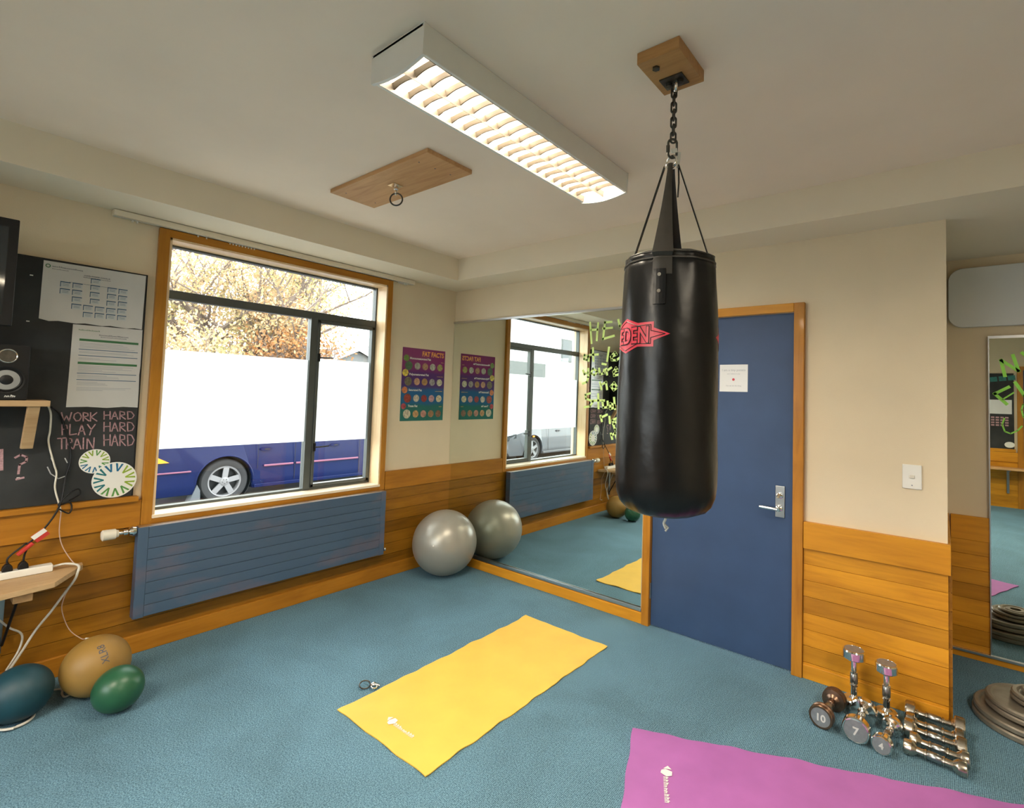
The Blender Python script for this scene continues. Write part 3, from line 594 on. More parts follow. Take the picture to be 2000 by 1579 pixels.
obj('woofer_cone', G().lathe([(.045, .011), (.0225, .0135), (.0225, .0125), (.045, .010), (.045, .011)], (.19, -2.868, 1.500), 'X', 36), plain('cone_grey', (.30, .30, .29), .4, var=.05), spk, sm=40, label='silver grey cone ring')
obj('tweeter', G().lathe([(.034, 0), (.034, .005), (.028, .005), (.018, .002), (0, .006)], (.19, -2.868, 1.610), 'X', 30), 'dark_steel', spk, sm=40)
obj('tweeter_ring', G().torus((.1955, -2.868, 1.610), .030, .0022, (1, 0, 0), 30, 8), 'chrome', spk, sm=True)
obj('badge', glyphs(lambda u, v: Vector((.1905, -2.87 + u + v * .3, 1.420 + v)), .036, .012, 4, 2, (.0006, 0, 0)), 'white', spk)

# bench with power strip
be = thing('corner_bench', 'rough wooden bench top with cut corner fixed low on the panelled wall', 'bench', (.15, -3.0, .5))
obj('bench_top', G().prism([(.035, -2.527), (.085, -2.532), (.30, -2.667), (.335, -2.84), (.335, -3.9), (.035, -3.9)], lambda u, v: Vector((u, v, .535)), (0, 0, .025)), 'pine_y', be, bev=.002)
obj('cleat', G().box(.13, .28, -2.80, -2.735, .490, .534), 'pine', be, bev=.003)
lg_ = obj('leg_bracket', G().box(.035, .05, -2.83, -2.80, .20, .535).box(.035, .25, -2.83, -2.80, .520, .534), 'steel', be)
obj('strut', G().tube([(.22, -2.775, .50), (.06, -2.80, .24)], .006), 'black', be)
ps = thing('power_strip', 'white power strip lying on the bench with black plugs', 'power strip', (.08, -2.8, .56))
obj('housing', G().box(.062, .112, -3.10, -2.648, .5605, .595), 'white', ps, bev=.005)
for y in (-2.96, -2.88): obj('socket', G().box(.066, .108, y, y + .04, .5945, .597), 'cream', ps, bev=.001)
for y, lab in ((-2.805, 'black plug in the power strip further from the window'), (-2.752, 'black plug in the power strip nearer the window')):
    pg = thing('power_plug', lab, 'plug', (.088, y, .596), 'black plugs in the power strip')
    obj('plug_body', G().prism([(-.019, 0), (.019, 0), (.016, .02), (.006, .034), (-.006, .034), (-.016, .02)], lambda u, v: Vector((.072, y + u, .5955 + v)), (.032, 0, 0)), 'black', pg, bev=.003)
    obj('plug_cord', G().tube([(.088, y, .628), (.09, y + .002, .66), (.088, -2.745 if y < -2.78 else -2.735, .715)], .004, 8, sm=5), 'black', pg, sm=True)
V3 = Vector
ca = thing('black_cable', 'black cable running down the chalkboard to the plugs behind the red tag', 'cable', (.06, -2.7, .72))
obj('cord', G().tube([(.088, -2.745, .705), (.10, -2.70, .76), (.085, -2.655, .83), (.06, -2.628, .90), (.03, -2.615, 1.00), (.03, -2.60, 1.10), (.03, -2.615, 1.20), (.03, -2.65, 1.32), (.12, -2.70, 1.372)], .0042, 8, sm=6), 'black', ca, sm=True)
obj('cord_loop', G().tube([(.07, -2.640, .86), (.07, -2.60, .83), (.06, -2.588, .855), (.06, -2.60, .885), (.06, -2.64, .875), (.06, -2.60, .93), (.045, -2.565, .945), (.045, -2.558, .915), (.05, -2.60, .89)], .0034, 8, sm=6), 'black', ca, sm=True)
obj('red_sleeve', G().tube([(.094, -2.775, .665), (.096, -2.725, .712)], .010, 8), 'redtag', ca, sm=True)
rt = obj('tag_label', G().obox((.108, -2.703, .747), (0, .78, .62), (0, -.62, .78), (1, 0, 0), .056, .042, .002), 'redtag', ca)
obj('white_stripe', G().obox((.1095, -2.708, .754), (0, .78, .62), (0, -.62, .78), (1, 0, 0), .056, .021, .002), 'white', rt)
tag(obj('grey_cable', G().tube([(.12, -2.710, 1.374), (.05, -2.690, 1.33), (.03, -2.686, 1.25), (.03, -2.688, 1.19), (.03, -2.662, 1.08), (.03, -2.650, 1.03), (.03, -2.652, .96), (.045, -2.636, .885), (.056, -2.626, .84)], .004, 8, sm=6), 'cream', sm=True), 'thin grey cable hanging from the shelf over the chalkboard', 'cable')
pc = thing('charging_cable', 'thin pinkish cable dangling past the bench to the tan ball', 'cable', (.06, -2.55, .3))
obj('cord', G().tube([(.056, -2.626, .84), (.06, -2.628, .74), (.075, -2.615, .67), (.10, -2.583, .60), (.13, -2.560, .566), (.13, -2.556, .54), (.10, -2.565, .49), (.07, -2.58, .44), (.06, -2.592, .40), (.06, -2.596, .34), (.07, -2.565, .24), (.09, -2.52, .185), (.11, -2.505, .185)], .0022, 6, sm=6), 'pinkwire', pc, sm=True)
obj('jack', G().tube([(.11, -2.505, .185), (.135, -2.492, .188)], .0048, 8), 'white', pc, sm=True)
wc = thing('extension_lead', 'thick white flex hanging from the power strip over the bench edge', 'cable', (.1, -2.6, .55))
obj('cord', G().tube([(.088, -2.650, .578), (.10, -2.60, .584), (.14, -2.560, .575), (.165, -2.566, .545), (.16, -2.575, .51), (.125, -2.605, .44), (.09, -2.64, .36), (.08, -2.69, .28), (.08, -2.74, .18), (.08, -2.80, .07), (.09, -2.84, .008)], .0055, 8, sm=6), 'rope', wc, sm=True)
obj('second_cord', G().tube([(.06, -2.90, .50), (.05, -2.83, .385), (.05, -2.78, .315), (.06, -2.735, .27), (.06, -2.74, .20), (.07, -2.78, .12)], .0045, 8, sm=6), 'rope', wc, sm=True)
tag(obj('cord_coil', G().tube([(.345 + .075 * math.cos(a) + .002 * a, -2.775 + .062 * math.sin(a), .005 + .0035 * (a / 6.28)) for a in [k * 12.4 / 60 for k in range(61)]], .0045, 8), 'rope', sm=True), 'white cord coiled on the carpet under the dark blue ball', 'cable')
tag(obj('cord_loop', G().tube([(.17, -2.64, .005), (.20, -2.60, .005), (.25, -2.605, .004), (.29, -2.60, .004), (.27, -2.57, .005), (.21, -2.575, .005), (.18, -2.60, .009)], .0042, 8, sm=6), 'rope', sm=True), 'small loop of white cord on the carpet behind the tan ball', 'cable')

# ---------------------------------------------------------------- balls
b1 = thing('exercise_ball', 'large silver exercise ball in the corner against the wall mirror', 'exercise ball', (.318, -.300, 0))
prof = []
for k in range(49):
    a = -PI / 2 + PI * k / 48; R = .262; prof.append((R * math.cos(a) * (1 + (.0025 if k % 4 == 2 and 8 < k < 40 else 0)), R * math.sin(a)))
g = G().lathe(prof, (0, 0, 0), 'Z', 64); g.xf(Matrix.Translation((.318, -.300, .262)) @ Matrix.Rotation(.9, 4, 'Y') @ Matrix.Rotation(.5, 4, 'X'))
obj('ball_shell', g, 'ball', b1, sm=60)
_d = (Vector((3.579, -3.179, 1.507)) - Vector((.318, -.300, .262))).normalized(); _rt = Vector((.788, .615, .03))
vd = (_d * .93 - _rt * .30 - Vector((0, 0, 1)) * .10).normalized()
obj('valve_plug', G().tube([Vector((.318, -.300, .262)) + vd * .260, Vector((.318, -.300, .262)) + vd * .267], .006, 12), 'white', b1)
def ball(name, label, c, r, mat, sc=(1, 1, 1), write=None, grp='small rubber balls on the carpet under the bench'):
    t = thing(name, label, 'ball', (c[0], c[1], 0), grp)
    obj('ball_shell', G().sphere(c, r, 48, 32, sc), mat, t, sm=60)
    return t
bt_ = ball('exercise_ball', 'tan weighted ball behind the green ball by the panelled wall', (.348, -2.505, .134), .134, 'tan')
def on_ball(c, r, d, up):
    d = d.normalized(); u = up - d * up.dot(d); u.normalize(); rt = u.cross(d)
    def f(a, b_): return Vector(c) + (d * r + rt * a + u * b_).normalized() * (r + .0008)
    return f
fb = on_ball((.348, -2.505, .134), .134, Vector((.74, .12, .66)), Vector((.45, -.85, .2)))
obj('printing', text('XLR8', fb, .042, align='CENTER'), 'ink', bt_)
ball('exercise_ball', 'small green ball on the carpet in front of the tan ball', (.588, -2.470, .097), .097, 'green')
ball('exercise_ball', 'dark blue ball at the left edge under the bench', (.350, -2.765, .115), .115, 'teal')
ball('exercise_ball', 'light blue ball cut off by the left edge of the picture', (.25, -3.022, .15), .15, 'sky_ball')

# ---------------------------------------------------------------- mats
def mat_(name, label, A, dx, dy, L, Wd, material, waves, logo):
    """A corner; dx unit along length, dy unit along width"""
    t = thing(name, label, 'exercise mat', (A[0], A[1], 0))
    A = Vector((*A, 0)); dx = Vector((*dx, 0)); dy = Vector((*dy, 0)); g = G(); nx, ny = 64, 28; V = [[], []]
    rng = random.Random(waves)
    ph = [rng.uniform(0, 6.28) for _ in range(8)]
    def pos(u, v):
        e = min(u, 1 - u) * L; e2 = min(v, 1 - v) * Wd; ed = min(e, e2)
        lift = .004 * max(0, math.sin(u * 26 + ph[0]) * math.sin(u * 11 + ph[1])) * max(0, 1 - e2 / .09) + .003 * max(0, math.sin(v * 19 + ph[2])) * max(0, 1 - e / .08)
        side = .0035 * math.sin(u * 33 + ph[3]) + .002 * math.sin(u * 71 + ph[4])
        p = A + dx * (u * L + .003 * math.sin(v * 17 + ph[5])) + dy * (v * Wd + side * (2 * v - 1))
        ctr = .0016 * math.sin(u * 13 + v * 5 + ph[6]) * math.sin(v * 9 - u * 4 + ph[7])
        return p, .0012 + lift + max(0, ctr)
    for top in (0, 1):
        for i in range(nx + 1):
            row = []
            for j in range(ny + 1):
                p, z = pos(i / nx, j / ny); row.append(g.b.verts.new((p.x, p.y, z + .0045 * top)))
            V[top].append(row)
    for i in range(nx):
        for j in range(ny):
            g.b.faces.new((V[1][i][j], V[1][i + 1][j], V[1][i + 1][j + 1], V[1][i][j + 1])); g.b.faces.new((V[0][i][j], V[0][i][j + 1], V[0][i + 1][j + 1], V[0][i + 1][j]))
    for i in range(nx):
        for j in (0, ny): g.b.faces.new((V[0][i][j], V[0][i + 1][j], V[1][i + 1][j], V[1][i][j]))
    for j in range(ny):
        for i in (0, nx): g.b.faces.new((V[0][i][j], V[0][i][j + 1], V[1][i][j + 1], V[1][i][j]))
    obj('foam_sheet', g, material, t, sm=50)
    return t
mt1 = mat_('exercise_mat', 'yellow exercise mat lying flat on the carpet below the window', (1.345, -.452), (0, -1), (1, 0), 1.368, .636, 'yellow', 4, None)
fl = lambda ox, oy, ux, uy: (lambda u, v: Vector((ox + ux * u - uy * v, oy + uy * u + ux * v, .0082)))
def logo(ox, oy, a, parent, up=1):
    ux, uy = math.cos(a), math.sin(a); f = fl(ox, oy, ux, uy)
    g = glyphs(f, .135, .020, 9, 3, (0, 0, .0006))
    g.prism([(-.044, .010), (-.034, .036), (-.012, .034), (-.003, .012), (-.020, -.010), (-.036, -.006)], f, (0, 0, .0006)).prism([(-.064, .02), (-.046, .034), (-.046, .002)], f, (0, 0, .0006))
    obj('printed_logo', g, 'white', parent)
logo(1.634, -1.722, 0, mt1)
pa = math.radians(23.06); c_, s_ = math.cos(pa), math.sin(pa)
mt2 = mat_('exercise_mat', 'purple exercise mat on the carpet in front of the dumbbells', (2.463, -1.027), (c_, s_), (s_, -c_), 1.50, .62, 'purple', 9, None)
logo(2.700, -1.216, math.radians(-63), mt2)
kr = thing('swivel_hook', 'small chrome ring and swivel clip on the carpet beside the yellow mat', 'hook', (1.30, -1.62, 0))
obj('ring', G().torus((1.272, -1.634, .016), .026, .0035, (.25, -.1, 1), 28, 8), 'dark_steel', kr, sm=True)
obj('swivel', G().tube([(1.292, -1.612, .014), (1.302, -1.604, .016), (1.312, -1.598, .014), (1.33, -1.586, .012)], [.006, .012, .009, .005], 12), 'chrome', kr, sm=50)
obj('clip', G().torus((1.318, -1.612, .012), .014, .0045, (0, .2, 1), 20, 8), 'chrome', kr, sm=True)

# ---------------------------------------------------------------- ceiling light
def ceiling_light(x0, y0, label, louvres=True):
    X0, X1, Y0, Y1 = x0 - .133, x0 + .133, y0 - .636, y0 + .636
    t = thing('ceiling_light', label, 'ceiling light', (x0, y0, HC), 'fluorescent ceiling lights')
    zb = 2.535
    g = G()
    for s_ in (-1, 1):
        xa = x0 + s_ * .133; g.prism([(xa, zb), (xa - s_ * .012, zb), (xa - s_ * .012, HC), (xa + s_ * .004, HC)], lambda u, v: Vector((u, Y0 + .004, v)), (0, Y1 - Y0 - .008, 0))
    g.box(X0, X1, Y0, Y1, HC - .012, HC)
    obj('housing', g, 'white', t, bev=.002)
    for ye, s_ in ((Y0, 1), (Y1, -1)):
        arc = [(X0 - .006, HC), (X0 - .002, zb - .004)] + [(X0 + (X1 - X0) * k / 12, zb - .004 - .016 * math.sin(PI * k / 12)) for k in range(1, 12)] + [(X1 + .002, zb - .004), (X1 + .006, HC)]
        obj('end_cap', G().prism(arc, lambda u, v: Vector((u, ye, v)), (0, s_ * .012, 0)), 'white', t)
    ncell = 19; g = G()
    for k in range(1, ncell):
        y = Y0 + .012 + (Y1 - Y0 - .024) * k / ncell
        for xa, xb in ((X0 + .012, x0 - .003), (x0 + .003, X1 - .012)):
            # parabolic blade: thick at the top, thin at the bottom, bottom edge bowed upward
            n_ = 8; A = []
            for j in range(n_ + 1):
                u = j / n_; xx = xa + (xb - xa) * u; low = zb + .010 + .008 * (1 - (2 * u - 1) ** 2)
                A.append([g.b.verts.new((xx, y - .011, zb + .030)), g.b.verts.new((xx, y - .002, low)), g.b.verts.new((xx, y + .002, low)), g.b.verts.new((xx, y + .011, zb + .030))])
            for P, Q in zip(A, A[1:]):
                for q in range(3): g.b.faces.new((P[q], Q[q], Q[q + 1], P[q + 1]))
    for xx in (X0 + .0125, x0, X1 - .0125):
        w_ = .0008; g.prism([(xx - w_, zb), (xx + w_, zb), (xx + .006 if xx < X1 - .02 else xx + w_, zb + .030), (xx - .006 if xx > X0 + .02 else xx - w_, zb + .030)], lambda u, v: Vector((u, Y0 + .012, v)), (0, Y1 - Y0 - .024, 0))
    if louvres: obj('louvre', g, 'louvre', t, sm=30)
    for xx in (x0 - .062, x0 + .062):
        obj('fluorescent_tube', G().tube([(xx, Y0 + .045, zb + .062), (xx, Y1 - .045, zb + .062)], .008, 12), emit('tube_glow', (1, .88, .70), 9), t, sm=True)
    ld = bpy.data.lights.new('tube_light', 'AREA'); ld.shape = 'RECTANGLE'; ld.size = .20; ld.size_y = 1.16; ld.energy = LAMP_POWER; ld.color = LAMP_COL
    lo = bpy.data.objects.new('tube_light', ld); COL.objects.link(lo); lo.parent = t; lo.location = (0, 0, zb + .052 - HC)
    return t
ceiling_light(2.207, -1.617, 'white louvred fluorescent ceiling light, lit, between the wooden boards')
ceiling_light(2.207, -4.25, 'added fluorescent fill light, unseen behind the camera on the window side', False)  # extra fixture added out of view for more fill light
ceiling_light(4.85, -2.6, 'added fluorescent fill light, out of view over the right side of the room', False)  # unseen fixture added to brighten the recess and right side

# ---------------------------------------------------------------- ceiling boards
cbd = thing('mounting_board', 'pale pine board with a hanging ring screwed to the ceiling near the window', 'mounting board', (1.29, -1.59, HC))
obj('board', G().box(.866, 1.716, -1.733, -1.452, 2.608, HC - .0005), 'pine', cbd, bev=.0015)
g = G()
for x, y in ((1.60, -1.69), (1.61, -1.60), (1.62, -1.51), (.95, -1.50), (.94, -1.68)): g.lathe([(.004, 0), (.004, -.0006)], (x, y, 2.608), 'Z', 10)
obj('screw', g, 'ink', cbd)
eb = obj('eye_plate', G().box(1.245, 1.30, -1.62, -1.56, 2.603, 2.608).lathe([(.010, 0), (.010, -.012), (.013, -.014), (.013, -.022), (.006, -.03)], (1.28, -1.59, 2.604), 'Z', 16), 'chrome', cbd, sm=40)
obj('eye', G().torus((1.28, -1.59, 2.566), .012, .0045, (.75, .65, 0), 20, 8), 'chrome', eb, sm=True)
obj('ring', G().torus((1.283, -1.588, 2.528), .033, .0042, (-.62, .79, 0), 32, 8), 'dark_steel', cbd, sm=True)
hb = thing('mounting_board', 'small square wooden block bolted to the ceiling above the punching bag', 'mounting board', (2.87, -1.64, HC))
obj('block', G().box(2.800, 2.945, -1.753, -1.545, 2.590, HC - .0005), 'block', hb, bev=.002)
obj('bolt_head', G().lathe([(.013, 0), (.013, -.006), (.005, -.007), (0, -.007)], (2.845, -1.705, 2.590), 'Z', 6), 'dark_steel', hb)
e2 = obj('eye_plate', G().box(2.825, 2.905, -1.64, -1.575, 2.585, 2.590).lathe([(.012, 0), (.012, -.010), (.007, -.012)], (2.845, -1.605, 2.585), 'Z', 12).lathe([(.012, 0), (.012, -.010), (.007, -.012)], (2.885, -1.605, 2.585), 'Z', 12), 'dark_steel', hb, sm=40)
obj('eye', G().torus((2.866, -1.603, 2.572), .019, .005, (.79, .61, 0), 24, 8), 'chrome', e2, sm=True)

# ---------------------------------------------------------------- punching bag
BX, BY = 2.858, -1.600
bag = thing('punching_bag', 'black cylindrical punching bag with a red EDEN logo hanging by chain and straps', 'punching bag', (BX, BY, 1.1))
zc = 2.553; nl = 7
ch = None
for k in range(nl):
    n_ = (.79, .61, 0) if k % 2 else (-.61, .79, 0); nv = Vector(n_).normalized(); u = Vector((nv.y, -nv.x, 0)); c = Vector((BX + .004, BY, zc - k * .0262))
    pts = [c + u * (.0085 * math.cos(a)) + Vector((0, 0, 1)) * ((.0105 if math.sin(a) > 0 else -.0105) + .0085 * math.sin(a)) for a in [PI * (j + .5) / 8 for j in range(16)]]
    obj('chain_link', G().tube(pts, .0034, 8, closed=True), 'dark_steel', bag, sm=True)
def oval(c, nv, w, h, r, mat, name, label=None):
    nv = Vector(nv).normalized(); u = Vector((nv.y, -nv.x, 0)).normalized(); c = Vector(c)
    pts = [c + u * (w * math.cos(a)) + Vector((0, 0, 1)) * ((h if math.sin(a) > 0 else -h) + w * math.sin(a)) for a in [PI * (j + .5) / 10 for j in range(20)]]
    return obj(name, G().tube(pts, r, 8, closed=True), mat, bag, sm=True, label=label)
oval((BX + .002, BY, 2.358), (-.61, .79, 0), .0145, .018, .0042, 'dark_steel', 'quick_link')
obj('link_nut', G().tube([(BX - .010, BY - .009, 2.345), (BX - .010, BY - .009, 2.368)], .0068, 6), 'dark_steel', bag)
obj('hanging_ring', G().torus((BX, BY, 2.312), .021, .0042, (.3, .95, 0), 28, 8), 'chrome', bag, sm=True)
obj('white_tag', G().obox((BX + .020, BY + .012, 2.318), (.8, .6, 0), (-.6, .8, 0), (.1, 0, 1), .010, .003, .055).obox((BX + .012, BY - .008, 2.345), (.8, .6, .2), (-.6, .8, 0), (-.2, 0, 1), .022, .004, .016), 'rope', bag, bev=.002)
obj('spare_cord', G().tube([(BX + .020, BY + .012, 2.29), (BX + .021, BY + .014, 2.24), (BX + .019, BY + .012, 2.19)], .003, 6), 'leather2', bag)
VF = math.atan2(-1.58, .72)       # heading of the bag face nearest the camera
KR = .89                          # overall girth of the bag
def zb_(z): return 1.130 + (z - 1.098) * .9076
def bagp(a, r, z): return Vector((BX + KR * r * math.cos(a), BY + KR * r * math.sin(a), zb_(z)))
PR = [(.0, 2.040), (.06, 2.040), (.12, 2.036), (.150, 2.030), (.163, 2.020), (.1655, 2.006), (.1615, 1.998), (.1665, 1.990), (.1685, 1.975), (.170, 1.94), (.173, 1.88), (.176, 1.80), (.1785, 1.72), (.1805, 1.62), (.182, 1.52), (.1825, 1.42), (.1835, 1.34), (.184, 1.27), (.1825, 1.21), (.178, 1.172), (.166, 1.142), (.145, 1.120), (.110, 1.106), (.06, 1.100), (0, 1.098)]
def rad_at(z):
    q = PR[5:]
    for (r0, z0_), (r1, z1_) in zip(q, q[1:]):
        if z1_ <= z <= z0_: return r0 + (r1 - r0) * (z0_ - z) / max(1e-6, z0_ - z1_)
    return .18
def fold(a, z):
    top = max(0, (z - 1.85) / .18); bot = max(0, (1.19 - z) / .08)
    f = 1 + top * (.012 * math.sin(9 * a + 1.2) + .008 * math.sin(17 * a)) + min(1, bot) * (.010 * math.sin(14 * a + .5) + .006 * math.sin(27 * a))
    return f + .006 * math.sin(3 * a + 7 * z) + .004 * math.sin(5 * a - 11 * z) + .0025 * math.sin(11 * a + 23 * z)
pp = []
for (r0, z0_), (r1, z1_) in zip(PR, PR[1:]):
    st = max(1, int(abs(z0_ - z1_) / .012)); pp += [(r0 + (r1 - r0) * k / st, z0_ + (z1_ - z0_) * k / st) for k in range(st)]
pp.append(PR[-1])
obj('bag_body', G().lathe([(KR * r_, zb_(z_)) for r_, z_ in pp], (BX, BY, 0), 'Z', 128, f=lambda a, h: fold(a, 1.098 + (h - 1.130) / .9076)), 'leather', bag, sm=70)
obj('rim_piping', G().tube([bagp(a, .1655 * fold(a, 1.998), 1.998) for a in [2 * PI * k / 96 for k in range(96)]], .0035, 6, closed=True).tube([bagp(a, .162 * fold(a, 2.02), 2.021) for a in [2 * PI * k / 96 for k in range(96)]], .0028, 6, closed=True), 'leather2', bag, sm=True)
def strap(a, r, w0, w1, zt, name='strap', thick=.003):
    g = G(); n_ = 10; rows = []
    top = Vector((BX, BY, 2.296)) + Vector((math.cos(a), math.sin(a), 0)) * .020; bot = bagp(a, r, zt); tan = Vector((-math.sin(a), math.cos(a), 0)); nr = Vector((math.cos(a), math.sin(a), .3)).normalized()
    for k in range(n_ + 1):
        t = k / n_; p = top.lerp(bot, t); w = w0 + (w1 - w0) * t ** 1.5
        rows.append([g.b.verts.new(p + tan * w * s_ + nr * q + nr * (.004 * (1 - abs(s_)) )) for s_ in (-.5, 0, .5) for q in (0, thick)])
    for P, Q in zip(rows, rows[1:]):
        for i, j in ((0, 2), (2, 4), (5, 3), (3, 1), (1, 0), (4, 5)): g.b.faces.new((P[i], P[j], Q[j], Q[i]))
    return g
af = VF - .14
def long_strap(a, w0, w1):
    """leather strap: narrow at the ring, wide at the rim, then flat down the outside of the bag"""
    g = strap(a, .168, w0, w1, 2.010); tan = Vector((-math.sin(a), math.cos(a), 0))
    rows = []
    for k in range(8):
        z = 2.012 - .075 * k / 7; ring = []
        for s_ in (-.5, -.25, 0, .25, .5):
            aa = a + s_ * w1 / .17; ring += [bagp(aa, rad_at(z) * fold(aa, z) + .0005, z), bagp(aa, rad_at(z) * fold(aa, z) + .004, z)]
        rows.append([g.b.verts.new(p) for p in ring])
    for P, Q in zip(rows, rows[1:]):
        for i in (0, 2, 4, 6): g.b.faces.new((P[i + 1], P[i + 3], Q[i + 3], Q[i + 1])); g.b.faces.new((P[i], Q[i], Q[i + 2], P[i + 2]))
        g.b.faces.new((P[0], P[1], Q[1], Q[0])); g.b.faces.new((P[8], Q[8], Q[9], P[9]))
    return g
obj('strap', long_strap(af, .016, .066), 'leather2', bag, sm=40, label='wide front strap')
obj('strap', long_strap(af + PI, .016, .066), 'leather', bag, sm=40)
obj('strap', strap(af - PI / 2, .135, .016, .016, 2.032), 'leather', bag, sm=40)
obj('strap', strap(af + PI / 2, .135, .016, .016, 2.032), 'leather', bag, sm=40)
for a_ in (af, af + PI):
    g = G(); rows = []
    for k in range(7):
        z = 1.956 - .122 * k / 6
        rows.append([g.b.verts.new(bagp(a_ - .05 + s_ * .042 / .17, rad_at(z) * fold(a_, z) + q, z)) for s_ in (-.5, -.25, 0, .25, .5) for q in (.0, .0062)])
    for P, Q in zip(rows, rows[1:]):
        for i in (0, 2, 4, 6): g.b.faces.new((P[i + 1], P[i + 3], Q[i + 3], Q[i + 1]))
        g.b.faces.new((P[0], P[1], Q[1], Q[0])); g.b.faces.new((P[8], Q[8], Q[9], P[9]))
    for R_w in (rows[0], rows[-1]):
        for i in (0, 2, 4, 6): g.b.faces.new((R_w[i], R_w[i + 1], R_w[i + 3], R_w[i + 2]))
    tb_ = obj('strap_patch', g, 'leather', bag)
    if a_ == af: tb = tb_
g = G()
for z in (1.935, 1.878):
    c = bagp(af - .05, rad_at(z) + .008, z); nn_ = Vector((math.cos(af - .05), math.sin(af - .05), 0)); obj('rivet', G().tube([c - nn_ * .003, c + nn_ * .002], .0058, 12), 'chrome', tb, sm=40)

obj('tail_cord', G().tube([(BX, BY, 1.14), (BX + .004, BY, 1.115), (BX - .003, BY + .003, 1.098), (BX + .006, BY, 1.082)], .0045, 8, sm=4).tube([(BX + .002, BY, 1.095), (BX + .012, BY + .004, 1.086), (BX + .004, BY, 1.074)], .0035, 6), 'rope', bag, sm=True)
# red logo wrapped round the bag
def onbag(off):
    def f(u, v):
        a = VF + .04 + u / .1785; return bagp(a, rad_at(v) * fold(a, v) + off, v)
    return f
def curved_poly(poly, off, dens=.008, th=.0008):
    g = G(); u0, u1 = min(p[0] for p in poly), max(p[0] for p in poly); f = onbag(off)
    def span(u):
        ys = []
        for (a, b_) in zip(poly, poly[1:] + poly[:1]):
            if abs(a[0] - b_[0]) < 1e-9: continue
            if min(a[0], b_[0]) - 1e-7 <= u <= max(a[0], b_[0]) + 1e-7: ys.append(a[1] + (b_[1] - a[1]) * (u - a[0]) / (b_[0] - a[0]))
        return (min(ys), max(ys)) if ys else (0, 0)
    us = sorted(set([round(u0 + (u1 - u0) * k / int((u1 - u0) / dens), 6) for k in range(int((u1 - u0) / dens) + 1)] + [round(p[0] + e, 6) for p in poly for e in (-1e-5, 1e-5) if u0 <= p[0] + e <= u1]))
    rows = []
    for u in us:
        lo, hi = span(u); rows.append([g.b.verts.new(f(u, lo + (hi - lo) * k / 4)) for k in range(5)])
    for P, Q in zip(rows, rows[1:]):
        for k in range(4): g.b.faces.new((P[k], Q[k], Q[k + 1], P[k + 1]))
    return g
zc_ = 1.732
def sym(c, e):
    """outline with a peak at its middle u=c, straight arms and an arrow head at each end"""
    h1, h2 = .043 + e, .062 + e
    return [(c + .178 + e * 1.6, zc_), (c + .122 + e, zc_ + .022 + e), (c + .122 + e, zc_ + h1), (c + .060, zc_ + h1 - .002), (c, zc_ + h2), (c - .060, zc_ + h1 - .002), (c - .122 - e, zc_ + h1), (c - .122 - e, zc_ + .022 + e), (c - .178 - e * 1.6, zc_),
            (c - .122 - e, zc_ - .022 - e), (c - .122 - e, zc_ - h1), (c - .060, zc_ - h1 + .002), (c, zc_ - h2), (c + .060, zc_ - h1 + .002), (c + .122 + e, zc_ - h1), (c + .122 + e, zc_ - .022 - e)]
for cu in (-.178, .178 + .20):
    lgo = obj('red_logo', curved_poly(sym(cu, 0), .0012), 'red', bag, sm=30, label='red arrow-shaped logo print')
    if cu > 0: continue
    g = G(); f = onbag(.0020); q = sym(cu, -.010)
    for a, b_ in zip(q, q[1:] + q[:1]):
        n_ = max(1, int(math.hypot(a[0] - b_[0], a[1] - b_[1]) / .012))
        for k in range(n_):
            p0 = (a[0] + (b_[0] - a[0]) * k / n_, a[1] + (b_[1] - a[1]) * k / n_); p1 = (a[0] + (b_[0] - a[0]) * (k + 1) / n_, a[1] + (b_[1] - a[1]) * (k + 1) / n_)
            g.tube([f(*p0), f(*p1)], .0011, 4)
    obj('outline', g, 'black', lgo)
    for off, bo, mt_, nm in ((.0030, .0046, 'black', 'letter_outline'), (.0042, .0012, 'red', 'letters')):
        ff = onbag(off); gt = text('EDEN', lambda u, v: ff(cu + .108 + u, zc_ - .028 + v), .078, align='RIGHT', bold=bo, sx=.78)
        obj(nm, gt, mt_, lgo)

